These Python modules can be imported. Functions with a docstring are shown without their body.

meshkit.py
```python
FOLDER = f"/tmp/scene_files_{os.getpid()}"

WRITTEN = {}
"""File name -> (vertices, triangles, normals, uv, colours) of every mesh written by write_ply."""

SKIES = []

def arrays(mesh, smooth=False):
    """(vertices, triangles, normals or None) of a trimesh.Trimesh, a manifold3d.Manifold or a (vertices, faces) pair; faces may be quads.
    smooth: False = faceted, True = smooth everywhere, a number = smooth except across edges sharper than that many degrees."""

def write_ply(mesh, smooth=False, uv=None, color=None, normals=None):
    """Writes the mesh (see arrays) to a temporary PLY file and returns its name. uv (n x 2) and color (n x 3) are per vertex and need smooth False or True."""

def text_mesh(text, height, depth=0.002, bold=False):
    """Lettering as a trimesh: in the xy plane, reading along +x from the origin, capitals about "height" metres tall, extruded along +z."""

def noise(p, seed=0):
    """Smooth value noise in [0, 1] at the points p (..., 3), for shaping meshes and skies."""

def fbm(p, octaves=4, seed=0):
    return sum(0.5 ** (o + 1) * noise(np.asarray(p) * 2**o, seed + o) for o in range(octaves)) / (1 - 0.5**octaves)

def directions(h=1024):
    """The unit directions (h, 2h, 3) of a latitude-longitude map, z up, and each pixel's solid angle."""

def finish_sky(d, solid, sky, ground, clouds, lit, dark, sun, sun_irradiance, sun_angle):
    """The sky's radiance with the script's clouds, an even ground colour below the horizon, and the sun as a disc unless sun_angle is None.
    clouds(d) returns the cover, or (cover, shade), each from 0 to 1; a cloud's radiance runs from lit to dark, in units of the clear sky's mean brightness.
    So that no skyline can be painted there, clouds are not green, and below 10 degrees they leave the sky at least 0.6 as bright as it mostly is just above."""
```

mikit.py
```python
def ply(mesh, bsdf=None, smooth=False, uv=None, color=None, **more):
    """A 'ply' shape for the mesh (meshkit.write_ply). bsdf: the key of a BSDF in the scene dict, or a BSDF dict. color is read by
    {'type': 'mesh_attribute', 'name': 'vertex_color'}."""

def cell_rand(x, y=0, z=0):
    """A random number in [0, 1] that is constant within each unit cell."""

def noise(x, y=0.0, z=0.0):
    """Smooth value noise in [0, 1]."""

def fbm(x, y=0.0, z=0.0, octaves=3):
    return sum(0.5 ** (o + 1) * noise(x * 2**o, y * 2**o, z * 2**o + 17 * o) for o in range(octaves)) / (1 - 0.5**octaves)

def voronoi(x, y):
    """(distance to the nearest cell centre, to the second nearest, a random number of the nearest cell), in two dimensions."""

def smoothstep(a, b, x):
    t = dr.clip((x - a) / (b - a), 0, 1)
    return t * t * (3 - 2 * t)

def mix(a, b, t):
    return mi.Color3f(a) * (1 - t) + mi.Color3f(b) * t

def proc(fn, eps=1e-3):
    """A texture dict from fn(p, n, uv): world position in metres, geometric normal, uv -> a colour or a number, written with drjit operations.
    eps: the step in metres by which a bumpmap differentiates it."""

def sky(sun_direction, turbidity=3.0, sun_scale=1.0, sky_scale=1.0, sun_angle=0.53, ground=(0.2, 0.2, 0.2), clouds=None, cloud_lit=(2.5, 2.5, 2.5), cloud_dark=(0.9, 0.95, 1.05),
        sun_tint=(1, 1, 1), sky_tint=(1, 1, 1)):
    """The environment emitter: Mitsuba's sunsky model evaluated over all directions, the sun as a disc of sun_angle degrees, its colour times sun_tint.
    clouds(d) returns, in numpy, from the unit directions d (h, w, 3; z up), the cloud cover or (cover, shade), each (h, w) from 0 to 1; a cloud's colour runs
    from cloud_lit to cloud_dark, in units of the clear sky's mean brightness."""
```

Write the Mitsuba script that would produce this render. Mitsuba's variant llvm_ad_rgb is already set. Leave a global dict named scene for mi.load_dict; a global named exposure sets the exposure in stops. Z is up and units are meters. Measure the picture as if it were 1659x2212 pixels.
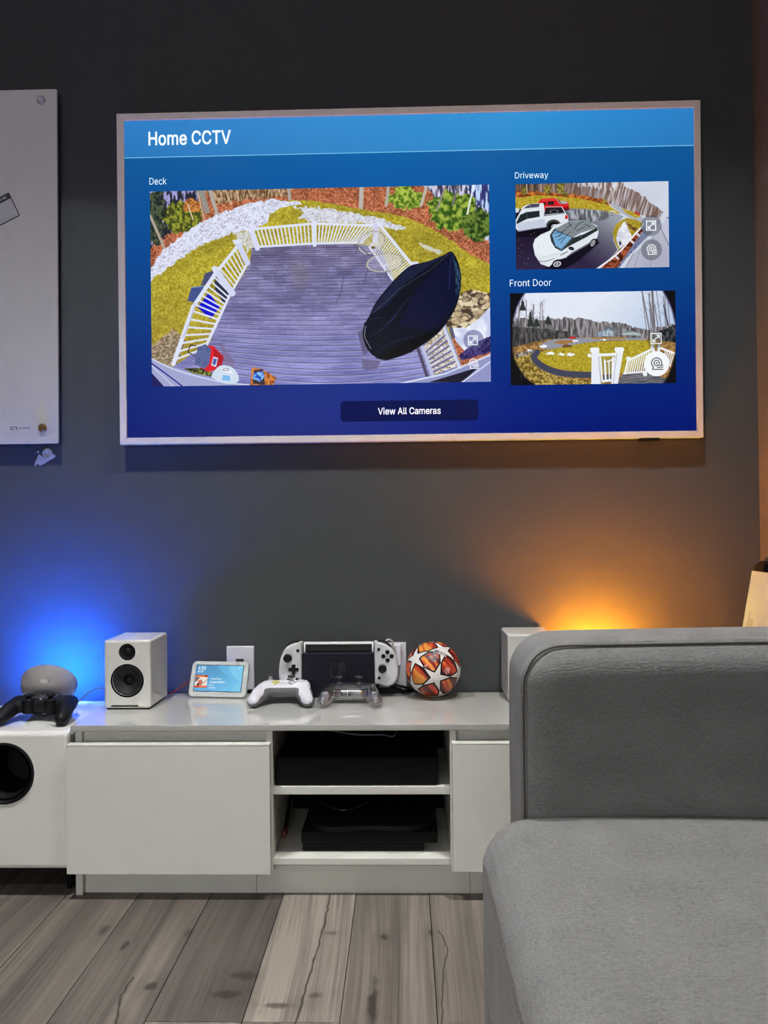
import math, random, re
import numpy as np, trimesh, manifold3d, drjit as dr
import mitsuba as mi, mikit, meshkit
from shapely.geometry import Polygon, Point, box as sbox
from shapely import affinity, union_all
from trimesh.transformations import rotation_matrix, translation_matrix
T = mi.ScalarTransform4f
random.seed(7)
rng = np.random.default_rng(11)
scene, labels = {}, {}

# ---------------------------------------------------------------- camera, lights, exposure
exposure = 0.0
CAM = (0.0, -2.0136, 0.7979)
YAW, PITCH, ROLL, FPX = 0.02625, 0.01363, -0.00988, 1700.0
_r = np.array([math.cos(YAW), math.sin(YAW), 0])
_f = np.array([-math.sin(YAW) * math.cos(PITCH), math.cos(YAW) * math.cos(PITCH), math.sin(PITCH)])
_u = np.cross(_r, _f)
_up = math.cos(ROLL) * _u - math.sin(ROLL) * _r
scene['camera'] = {'type': 'perspective', 'fov_axis': 'x', 'fov': 2 * math.degrees(math.atan(1659 / 2 / FPX)), 'near_clip': 0.02, 'far_clip': 50.0,
                   'to_world': T().look_at(list(CAM), [float(c) for c in np.array(CAM) + _f], [float(c) for c in _up])}
WINDOW_L = (3.4, 3.45, 3.5)        # daylight through the blinds of the window behind the camera
CAN_D = .11
DOWN_F = (1420.0, 1415.0, 1380.0)           # ceiling downlights near the wall
DOWN_B = (1600.0, 1570.0, 1480.0)           # ceiling downlights behind the camera
BLUE_L = (3.0, 54.0, 480.0)
AMBER_L = (520.0, 148.0, 5.0)

# ---------------------------------------------------------------- helpers
def key_for(name):
    if name not in scene and not any(k.startswith(name + '__') for k in scene): return name
    n = 1
    while True:
        k = f'{name}_{n:03d}'
        if k not in scene and not any(q.startswith(k + '__') for q in scene): return k
        n += 1
def put(name, mesh, mat, parent=None, smooth=False, label=None, cat=None, group=None, kind=None, **kw):
    key = key_for((parent + '__' if parent else '') + name)
    scene[key] = mesh if isinstance(mesh, dict) else mikit.ply(mesh, mat, smooth=smooth, **kw)
    tag(key, label, cat, group, kind)
    return key
def tag(key, label=None, cat=None, group=None, kind=None):
    d = {k: v for k, v in (('label', label), ('category', cat), ('group', group), ('kind', kind)) if v}
    if d: labels[key] = {**labels.get(key, {}), **d}
def mt(m):
    if isinstance(m, manifold3d.Manifold):
        q = m.to_mesh(); return trimesh.Trimesh(np.array(q.vert_properties[:, :3]), np.array(q.tri_verts), process=False)
    return m
def cat(*ms): return trimesh.util.concatenate([mt(m) for m in ms])
def at(m, x=0, y=0, z=0, rx=0, ry=0, rz=0):
    m = mt(m).copy()
    for ang, ax in ((rx, [1, 0, 0]), (ry, [0, 1, 0]), (rz, [0, 0, 1])):
        if ang: m.apply_transform(rotation_matrix(math.radians(ang), ax))
    m.apply_translation([x, y, z]); return m
def bx(x0, x1, y0, y1, z0, z1):
    m = trimesh.creation.box([x1 - x0, y1 - y0, z1 - z0]); m.apply_translation([(x0 + x1) / 2, (y0 + y1) / 2, (z0 + z1) / 2]); return m
MF = manifold3d.Manifold
def hull(balls, seg=20): return MF.batch_hull([MF.sphere(r, seg).translate((x, y, z)) for x, y, z, r in balls])
def rbx(x0, x1, y0, y1, z0, z1, r, seg=12):
    return mt(hull([(x, y, z, r) for x in (x0 + r, x1 - r) for y in (y0 + r, y1 - r) for z in (z0 + r, z1 - r)], seg))
def tube(pts, r, n=8, smooth_n=0):
    p = np.array(pts, float)
    if smooth_n: p = spline(p, smooth_n)
    t = np.gradient(p, axis=0); t /= np.linalg.norm(t, axis=1, keepdims=True)
    a = np.cross(t[0], [0, 0, 1.0] if abs(t[0][2]) < .9 else [1.0, 0, 0]); a /= np.linalg.norm(a)
    V, rad = [], np.broadcast_to(r, len(p))
    for i in range(len(p)):
        a = a - t[i] * (a @ t[i]); a /= np.linalg.norm(a); b = np.cross(t[i], a)
        ph = np.arange(n) * 2 * math.pi / n
        V.append(p[i] + rad[i] * (np.cos(ph)[:, None] * a + np.sin(ph)[:, None] * b))
    V = np.vstack(V + [p[:1], p[-1:]]); F = []
    for i in range(len(p) - 1):
        for j in range(n):
            k = (j + 1) % n; F += [[i * n + j, i * n + k, (i + 1) * n + k], [i * n + j, (i + 1) * n + k, (i + 1) * n + j]]
    m, e = len(p) * n, (len(p) - 1) * n
    for j in range(n):
        k = (j + 1) % n; F += [[m, k, j], [m + 1, e + j, e + k]]
    return trimesh.Trimesh(V, F, process=False)
def spline(p, n=8, closed=False):
    p = np.array(p, float)
    q = np.vstack([p[-1:], p, p[:2]]) if closed else np.vstack([2 * p[0] - p[1], p, 2 * p[-1] - p[-2]])
    out = []
    for i in range(1, len(q) - 2):
        for t in np.arange(n) / n:
            a, b, c, d = q[i - 1], q[i], q[i + 1], q[i + 2]
            out.append(.5 * (2 * b + (c - a) * t + (2 * a - 5 * b + 4 * c - d) * t * t + (3 * b - a - 3 * c + d) * t ** 3))
    if not closed: out.append(p[-1])
    return np.array(out)
def lathe(prof, n=40):
    P = np.array(prof, float); ph = np.arange(n) * 2 * math.pi / n
    V = np.stack([P[:, None, 0] * np.cos(ph), P[:, None, 0] * np.sin(ph), np.broadcast_to(P[:, None, 1], (len(P), n))], -1).reshape(-1, 3); F = []
    for i in range(len(P) - 1):
        for j in range(n):
            k = (j + 1) % n
            if P[i, 0] > 1e-9: F.append([i * n + j, i * n + k, (i + 1) * n + k])
            if P[i + 1, 0] > 1e-9: F.append([i * n + j, (i + 1) * n + k, (i + 1) * n + j])
            if P[i, 0] <= 1e-9: pass
    return trimesh.Trimesh(V, F, process=False)
def disc(r, h, n=32, b=0.0):                                   # axis +z, from 0 to h, bevel b on top
    return lathe([(0, 0), (r, 0), (r, h - b), (r - b, h), (0, h)] if b else [(0, 0), (r, 0), (r, h), (0, h)], n)
def ext(poly, h):
    gs = getattr(poly, 'geoms', [poly])
    return trimesh.util.concatenate([trimesh.creation.extrude_polygon(g, h, engine='earcut') for g in gs if g.area > 0])
def face(m, y=0.0):                                            # xy-plane thing -> upright, its +z towards the room (-Y)
    m = mt(m).copy(); m.apply_transform(rotation_matrix(math.pi / 2, [1, 0, 0])); m.apply_translation([0, y, 0]); return m
def bev(pts, h, b, steps=3, inset=None):                                   # extruded outline with a rounded front edge
    if isinstance(pts, Polygon): pts = pts.exterior.coords[:-1]
    P = np.array(pts, float)
    if Polygon(P).exterior.is_ccw is False: P = P[::-1]
    d = np.roll(P, -1, 0) - np.roll(P, 1, 0); nrm = np.stack([d[:, 1], -d[:, 0]], 1); nrm /= np.linalg.norm(nrm, axis=1, keepdims=True)
    inset = b if inset is None else inset
    rings = [(0, 0)] + [(inset * (1 - math.cos(a)), h - b + b * math.sin(a)) for a in np.linspace(0, math.pi / 2, steps + 1)]
    n = len(P); V = np.vstack([np.column_stack([P - nrm * o, np.full(n, z)]) for o, z in rings]); F = []
    for i in range(len(rings) - 1):
        for j in range(n):
            k = (j + 1) % n; F += [[i * n + j, i * n + k, (i + 1) * n + k], [i * n + j, (i + 1) * n + k, (i + 1) * n + j]]
    v2, f2 = trimesh.creation.triangulate_polygon(Polygon(P - nrm * inset), engine='earcut')
    o = len(V); V = np.vstack([V, np.column_stack([v2, np.full(len(v2), h)])]); F = F + (np.array(f2) + o).tolist()
    v2, f2 = trimesh.creation.triangulate_polygon(Polygon(P), engine='earcut')
    o = len(V); V = np.vstack([V, np.column_stack([v2, np.zeros(len(v2))])]); F = F + (np.array(f2)[:, ::-1] + o).tolist()
    m = trimesh.Trimesh(V, F, process=True); trimesh.repair.fix_normals(m); return m
def rrect(x0, x1, y0, y1, r, n=5): return sbox(x0 + r, y0 + r, x1 - r, y1 - r).buffer(r, quad_segs=n)
def text(s, cap, depth=.0003, bold=False, width=None, anchor='l'):
    m = meshkit.text_mesh(s, cap, depth, bold); w = m.bounds[1, 0] - m.bounds[0, 0]
    m.apply_translation([-m.bounds[0, 0], 0, 0])
    if width: m.apply_scale([width / w, 1, 1]); w = width
    if anchor == 'c': m.apply_translation([-w / 2, 0, 0])
    return m
def srgb(*c):
    c = np.array(c, float) / 255; return np.where(c < .04045, c / 12.92, ((c + .055) / 1.055) ** 2.4)
def rgb(*c): return {'type': 'rgb', 'value': [float(x) for x in c]}

# ---------------------------------------------------------------- materials
def pri(col, rough=.5, metallic=0., spec=.5, coat=0., **k):
    d = {'type': 'principled', 'base_color': col if isinstance(col, dict) else rgb(*col), 'roughness': rough, 'metallic': metallic, 'specular': spec}
    if coat: d.update(clearcoat=coat, clearcoat_gloss=.95)
    return {'type': 'twosided', 'bsdf': {**d, **k}}
def dif(col): return {'type': 'twosided', 'bsdf': {'type': 'diffuse', 'reflectance': rgb(*col)}}
def gloss(col, ior=1.5): return {'type': 'plastic', 'diffuse_reflectance': rgb(*col), 'int_ior': ior, 'nonlinear': True}
def M(name, d): scene['mat_' + name] = d; return 'mat_' + name
fb, nz, mixc, sst = mikit.fbm, mikit.noise, mikit.mix, mikit.smoothstep
M('wall', dif((.0545, .0585, .0600)))
M('side_wall', dif((.105, .098, .085)))
M('ceiling', dif((.7, .69, .67)))
M('white_gloss', gloss((.86, .86, .83)))
M('white_mirror', gloss((.74, .74, .72), 1.85))
M('lamp_shell', gloss((.52, .49, .49)))
M('button_navy', pri((.001, .005, .07), .6, spec=.08))
M('faint_line', pri((.22, .21, .22), .6, spec=.2))
M('white_panel', {'type': 'roughplastic', 'diffuse_reflectance': rgb(.82, .82, .78), 'alpha': .18, 'int_ior': 1.45, 'nonlinear': True})
M('white_satin', pri((.72, .72, .71), .38))
M('white_matte', pri((.66, .66, .66), .6, spec=.3))
M('white_cool', pri((.66, .66, .72), .5, spec=.35))
M('grey_plastic', pri((.12, .125, .13), .5, spec=.35))
M('light_fabric', pri((.56, .58, .56), .8, spec=.2))
M('black', pri((.0035, .0037, .0045), .5, spec=.16))
M('black_matte', pri((.004, .004, .0045), .8, spec=.12))
M('black_gloss', pri((.006, .006, .008), .12, spec=.5))
M('device_black', pri((.0025, .0025, .0025), .6, spec=.1))
M('dark_grey', pri((.022, .022, .024), .6, spec=.3))
M('dock', pri((.004, .005, .010), .6, spec=.18))
M('dock_mark', pri((.003, .003, .008), .3, spec=.4))
M('yellow', pri((.62, .6, .18), .5))
M('red_cable', pri((.13, .006, .014), .5))
M('red_plastic', pri((.16, .02, .015), .5))
M('white_board', gloss((.74, .73, .73), 1.4))
M('steel', {'type': 'roughconductor', 'material': 'Cr', 'alpha': .22})
M('bronze', {'type': 'twosided', 'bsdf': {'type': 'principled', 'base_color': rgb(.45, .27, .13), 'roughness': .25, 'metallic': 1.0}})
M('bezel', pri((.74, .68, .62), .45, spec=.4))
M('screen_glass', {'type': 'roughplastic', 'diffuse_reflectance': rgb(.0015, .0015, .002), 'alpha': .1, 'int_ior': 1.2})
M('ink', pri((.02, .02, .025), .7, spec=.2))
M('ink_grey', pri((.10, .09, .12), .7, spec=.2))
M('white_ink', pri((.6, .6, .6), .7, spec=.2))
M('paper', pri((.50, .49, .48), .6, spec=.2))
M('joint', pri((.03, .027, .025), .9, spec=.1))
M('spackle', pri(mikit.proc(lambda p, n, uv: mixc((.34, .34, .36), (.6, .6, .62), fb(p.x * 160, p.y, p.z * 160))), .9, spec=.1))

# floor boards: tone and grain follow the plank they belong to
PW, PX0 = .1567, -.2692
def wood_fn(p, n, uv):
    i = dr.floor((p.x - PX0) / PW); fx = (p.x - PX0) / PW - i
    t37 = i * 37; yj = dr.select(i == -1, -.748, -.748 - (t37 - 29 * dr.floor(t37 / 29)) / 29 * 1.22)
    row = dr.floor((p.y - yj) / 1.22)
    rnd = mikit.cell_rand(i, row, 7)
    tone = .36 + .44 * rnd
    for k, v in ((0, .90), (1, .60), (2, .58), (-1, .22), (-2, .36), (-3, .36), (-4, .40), (-5, .5)):
        tone = dr.select((i == k) & (p.y > yj), v, tone)
    off = 13. * rnd + 7. * i
    n1, n2 = nz(p.x * 5 + off, p.y * 1.6), nz(p.x * 90, p.y * 60)
    q = p.x + .05 * (n1 - .5)
    streak = .62 * nz(q * 60 + off, p.y * 1.7, off) + .38 * nz(q * 150 + off, p.y * 3.1)
    fine = nz(q * 520, p.y * 9)
    blot = nz(q * 17 + off, p.y * 3.2)
    v = tone * (.42 + 1.16 * streak) * (.80 + .40 * fine) * (.66 + .66 * blot)
    for kx, ky, rx, ry, a in KNOTS:
        ex, ey = (p.x - kx) / rx, (p.y - ky) / ry
        d = dr.sqrt(ex * ex + ey * ey) + .5 * (n2 - .5)
        v = v * (1 - min(a * 1.15, .97) * (1 - sst(.3, 1.15, d))) * (1 - .3 * a * dr.clip(1.4 - .4 * d, 0, 1))
    w2 = .004 * (n2 - .5)
    for pts, wd in CRACKS:
        for (x0, y0), (x1, y1) in zip(pts[:-1], pts[1:]):
            t = (p.y - y0) / (y1 - y0)
            v = v * dr.select((t >= 0) & (t <= 1), 1 - .92 * (1 - sst(0., wd, dr.abs(p.x - x0 - (x1 - x0) * t - w2))), 1.)
    c = mixc((.018, .014, .012), (.160, .138, .118), dr.clip(v, 0, 1.2))
    return c * dr.select(dr.minimum(fx, 1 - fx) < .004, .8, 1.)
KNOTS = [(-0.29, -0.6181, 0.03, 0.0176, 0.75), (-0.3093, -0.6743, 0.028, 0.013200000000000002, 0.85), (-0.4466, -0.6543, 0.013, 0.015400000000000002, 0.7), (-0.5387, -0.521, 0.008, 0.022000000000000002, 0.7), (-0.0605, -0.7026, 0.011, 0.07700000000000001, 0.8), (-0.0486, -0.4873, 0.01, 0.013200000000000002, 0.6), (-0.1587, -0.6755, 0.016, 0.013200000000000002, 0.5), (0.0419, -0.4712, 0.006, 0.013200000000000002, 0.6), (-0.6003, -0.4671, 0.012, 0.022000000000000002, 0.6), (-0.151, -0.4726, 0.014, 0.0088, 0.35), (-0.4301, -0.4747, 0.008, 0.022000000000000002, 0.5), (-0.2216, -0.7042, 0.03, 0.0088, 0.6)]
CRACKS = [([(-0.1671, -0.31), (-0.1681, -0.4463), (-0.1763, -0.6214), (-0.1833, -0.7519)], 0.0034), ([(0.0584, -0.4624), (0.0728, -0.5291), (0.0605, -0.605), (0.0512, -0.7494)], 0.0026), ([(-0.4861, -0.6242), (-0.4894, -0.6787), (-0.4706, -0.755)], 0.0042)]
M('wood', {'type': 'twosided', 'bsdf': {'type': 'principled', 'base_color': mikit.proc(wood_fn), 'roughness': .5, 'specular': .35}})
def cloth_fn(p, n, uv):
    big = nz(p.x * 24, p.y * 24, p.z * 24); w = nz(p.x * 620, p.y * 620, p.z * 620)
    w2 = nz(p.x * 240, p.y * 900, p.z * 900)
    return mi.Color3f(.098, .0975, .096) * (.67 + .3 * big + .45 * w + .35 * w2)
def cloth_bump(p, n, uv): return nz(p.x * 300, p.y * 560, p.z * 560)
M('cloth', {'type': 'twosided', 'bsdf': {'type': 'bumpmap', 'arbitrary': mikit.proc(cloth_bump, eps=4e-4), 'scale': .0005,
            'bsdf': {'type': 'principled', 'base_color': mikit.proc(cloth_fn), 'roughness': .9, 'specular': .15, 'sheen': 1.0}}})
M('seam', pri((.06, .055, .052), .9, spec=.1))
M('cone', pri(mikit.proc(lambda p, n, uv: mixc((.003, .003, .0035), (.012, .012, .013), .5 + .5 * dr.sin((p.x + p.z) * 3400) * dr.sin((p.x - p.z) * 900))), .6, spec=.3))
def flame_fn(p, n, uv):
    a = uv.x * .9 + uv.y * .5 + .12 * (fb(uv.x * 3, uv.y * 3) - .5)
    s = nz(a * 4.2 + 3.3, uv.x * .6); f = fb(a * 26, uv.y * 3, 2.)
    c = mixc((.055, .006, .008), (.33, .025, .012), sst(.25, .55, s + .3 * (f - .5)))
    c = mixc(c, (.60, .085, .03), sst(.50, .66, s + .3 * (f - .5)))
    return mixc(c, (.80, .31, .045), sst(.66, .74, s + .12 * (f - .5)))
M('flame', {'type': 'twosided', 'bsdf': {'type': 'principled', 'base_color': mikit.proc(flame_fn), 'roughness': .35, 'specular': .5}})
M('ball_white', pri((.86, .84, .79), .35))
M('clear_shell', {'type': 'thindielectric', 'int_ior': 1.95})
M('metal_grey', pri((.55, .55, .55), .3, metallic=.6))
M('board_green', pri((.05, .09, .06), .4))
M('copper', pri((.5, .28, .08), .5))
M('label', pri((.78, .76, .68), .5)); M('white_frame', pri((.9, .9, .9), .35)); M('grip_white', pri((.60, .61, .62), .5, spec=.35)); M('emblem', pri((.75, .42, .38), .5)); M('ink_faint', pri((.5, .5, .48), .5))
M('white_print', pri((.47, .41, .36), .5)); M('print_grey', pri((.35, .30, .265), .6))

# ---------------------------------------------------------------- pictures shown on lit screens, painted shape by shape in the screen's own coordinates (per mille of its width and height)
class Paint:
    def __init__(self, w, h, unit, seed=0):
        self.w, self.h, self.s, self.seed = w, h, unit, seed
        self.im = np.zeros((h, w, 3)); self.X, self.Y = np.meshgrid(np.arange(w) + .5, np.arange(h) + .5)
    def px(self, pts): return np.array(pts, float) * [self.w / 1000, self.h / 1000]
    def noise(self, sx, sy=None, seed=0, oct=3, ang=0.):     # feature size in units
        sy = sy or sx; c, s = math.cos(ang), math.sin(ang)
        u, v = (self.X * c + self.Y * s) / (sx * self.s), (-self.X * s + self.Y * c) / (sy * self.s)
        tab = np.random.default_rng(self.seed * 100 + seed).random((256, 256), dtype=np.float32); out = 0
        for o in range(oct):
            x, y = u * 2 ** o + 37 * o, v * 2 ** o + 11 * o; i, j = np.floor(x).astype(int), np.floor(y).astype(int); fx, fy = x - i, y - j
            fx, fy = fx * fx * (3 - 2 * fx), fy * fy * (3 - 2 * fy); i0, j0, i1, j1 = i & 255, j & 255, (i + 1) & 255, (j + 1) & 255
            t = tab[i0, j0] * (1 - fx) + tab[i1, j0] * fx; t2 = tab[i0, j1] * (1 - fx) + tab[i1, j1] * fx
            out = out + .5 ** (o + 1) * (t + (t2 - t) * fy)
        return out / (1 - .5 ** oct)
    def win(self, x0, y0, x1, y1):
        a, b = max(0, int(x0)), max(0, int(y0)); c, d = min(self.w, int(x1) + 2), min(self.h, int(y1) + 2)
        return (slice(b, max(b, d)), slice(a, max(a, c)))
    def put(self, a, col, W):
        col = np.asarray(col, float); col = col[W] if col.ndim == 3 else col
        self.im[W] = self.im[W] * (1 - a[..., None]) + col * a[..., None]
    def seg(self, P, closed, X, Y):
        d = np.full(X.shape, 1e9); n = len(P)
        for i in range(n if closed else n - 1):
            a, b = P[i], P[(i + 1) % n]; e = b - a; L = max(e @ e, 1e-9)
            t = np.clip(((X - a[0]) * e[0] + (Y - a[1]) * e[1]) / L, 0, 1)
            d = np.minimum(d, (X - a[0] - t * e[0]) ** 2 + (Y - a[1] - t * e[1]) ** 2)
        return np.sqrt(d)
    def poly(self, pts, col, smooth=0, rough=0, rs=6, alpha=1., soft=.9, seed=5):
        P = self.px(pts); P = spline(P, smooth, True) if smooth else P
        g = soft + rough * self.s + 1; W = self.win(*(P.min(0) - g), *(P.max(0) + g)); X, Y = self.X[W], self.Y[W]
        if not X.size: return
        d = self.seg(P, True, X, Y); ins = np.zeros(X.shape, bool)
        for a, b in zip(P, np.roll(P, -1, 0)):
            if a[1] != b[1]:
                c = (a[1] > Y) != (b[1] > Y)
                ins ^= c & (X < (b[0] - a[0]) * (Y - a[1]) / (b[1] - a[1]) + a[0])
        sd = np.where(ins, -d, d)
        if rough: sd = sd + (self.noise(rs, seed=seed)[W] - .5) * 2 * rough * self.s
        self.put(np.clip(.5 - sd / soft, 0, 1) * alpha, col, W)
    def line(self, pts, wd, col, alpha=1., smooth=0, closed=False):
        P = self.px(pts); P = spline(P, smooth, closed) if smooth else P
        w = max(wd * self.s, .7); W = self.win(*(P.min(0) - w - 1), *(P.max(0) + w + 1)); X, Y = self.X[W], self.Y[W]
        if X.size: self.put(np.clip(.5 + w / 2 - self.seg(P, closed, X, Y), 0, 1) * alpha, col, W)
    def ell(self, c, rx, ry, col, alpha=1., soft=.9, ring=0, ang=0., rough=0, rs=6):
        cx, cy = self.px([c])[0]; ca, sa = math.cos(ang), math.sin(ang); rx, ry = rx * self.s, ry * self.s
        g = max(rx, ry) + (ring + rough) * self.s + soft + 1; W = self.win(cx - g, cy - g, cx + g, cy + g); X, Y = self.X[W], self.Y[W]
        if not X.size: return
        u, v = (X - cx) * ca + (Y - cy) * sa, -(X - cx) * sa + (Y - cy) * ca
        d = (np.sqrt((u / rx) ** 2 + (v / ry) ** 2) - 1) * min(rx, ry)
        if rough: d = d + (self.noise(rs, seed=9)[W] - .5) * 2 * rough * self.s
        if ring: d = np.abs(d) - ring * self.s / 2
        self.put(np.clip(.5 - d / soft, 0, 1) * alpha, col, W)
    def tex(self, lo, hi, *a, lo_at=.35, hi_at=.65, **k):
        t = np.clip((self.noise(*a, **k) - lo_at) / (hi_at - lo_at), 0, 1)[..., None]
        return np.asarray(lo, float) * (1 - t) + np.asarray(hi, float) * t
    def linear(self): return srgbv(self.im.reshape(-1, 3))
def srgbv(c):
    c = np.clip(c, 0, 255) / 255; return np.where(c < .04045, c / 12.92, ((c + .055) / 1.055) ** 2.4)
def sheet(x0, x1, z0, z1, y, nx, nz_):                          # upright grid facing -Y, rows from the top
    xs, zs = np.meshgrid(np.linspace(x0, x1, nx), np.linspace(z1, z0, nz_))
    v = np.stack([xs, np.full_like(xs, y), zs], -1).reshape(-1, 3); i = np.arange(nx * nz_).reshape(nz_, nx)
    a, b, c, d = i[:-1, :-1], i[:-1, 1:], i[1:, 1:], i[1:, :-1]
    f = np.concatenate([np.stack([a, d, c], -1).reshape(-1, 3), np.stack([a, c, b], -1).reshape(-1, 3)])
    uv = np.stack([(xs - x0) / (x1 - x0), (zs - z0) / (z1 - z0)], -1).reshape(-1, 2)
    return v, f, uv
def lit(v, f, uv, col, mat):
    return mikit.ply((v, f), mat, smooth=True, uv=uv, color=col, emitter={'type': 'area', 'radiance': {'type': 'mesh_attribute', 'name': 'vertex_color'}})

def expand_icon(p, c, r, lw, col):
    k = r * p.s; cx, cy = p.px([c])[0]; q = lambda x, y: ((cx + x * k) * 1000 / p.w, (cy + y * k) * 1000 / p.h)
    p.line([q(-1, -1), q(1, -1), q(1, 1), q(-1, 1)], lw, col, closed=True)
    p.line([q(-.62, .62), q(.62, -.62)], lw, col)
    p.line([q(.12, -.64), q(.64, -.64), q(.64, -.12)], lw, col); p.line([q(-.12, .64), q(-.64, .64), q(-.64, .12)], lw, col)
def camera_icon(p, c, r, lw, col):
    k = r * p.s; cx, cy = p.px([c])[0]; q = lambda x, y: ((cx + x * k) * 1000 / p.w, (cy + y * k) * 1000 / p.h)
    arc = lambda rr, a0, a1: [q(rr * math.cos(math.radians(a)), rr * math.sin(math.radians(a))) for a in np.linspace(a0, a1, 24)]
    p.line(arc(1, 130, 375), lw, col); p.line(arc(.52, 70, 380), lw, col); p.ell(q(0, 0), r * .18, r * .18, col)
    p.line([q(-.66, .75), q(-.8, 1.25), q(0, 1.25)], lw, col)
    for y in (.45, .85, 1.25): p.line([q(.15, y), q(1.2, y)], lw, col)

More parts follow.
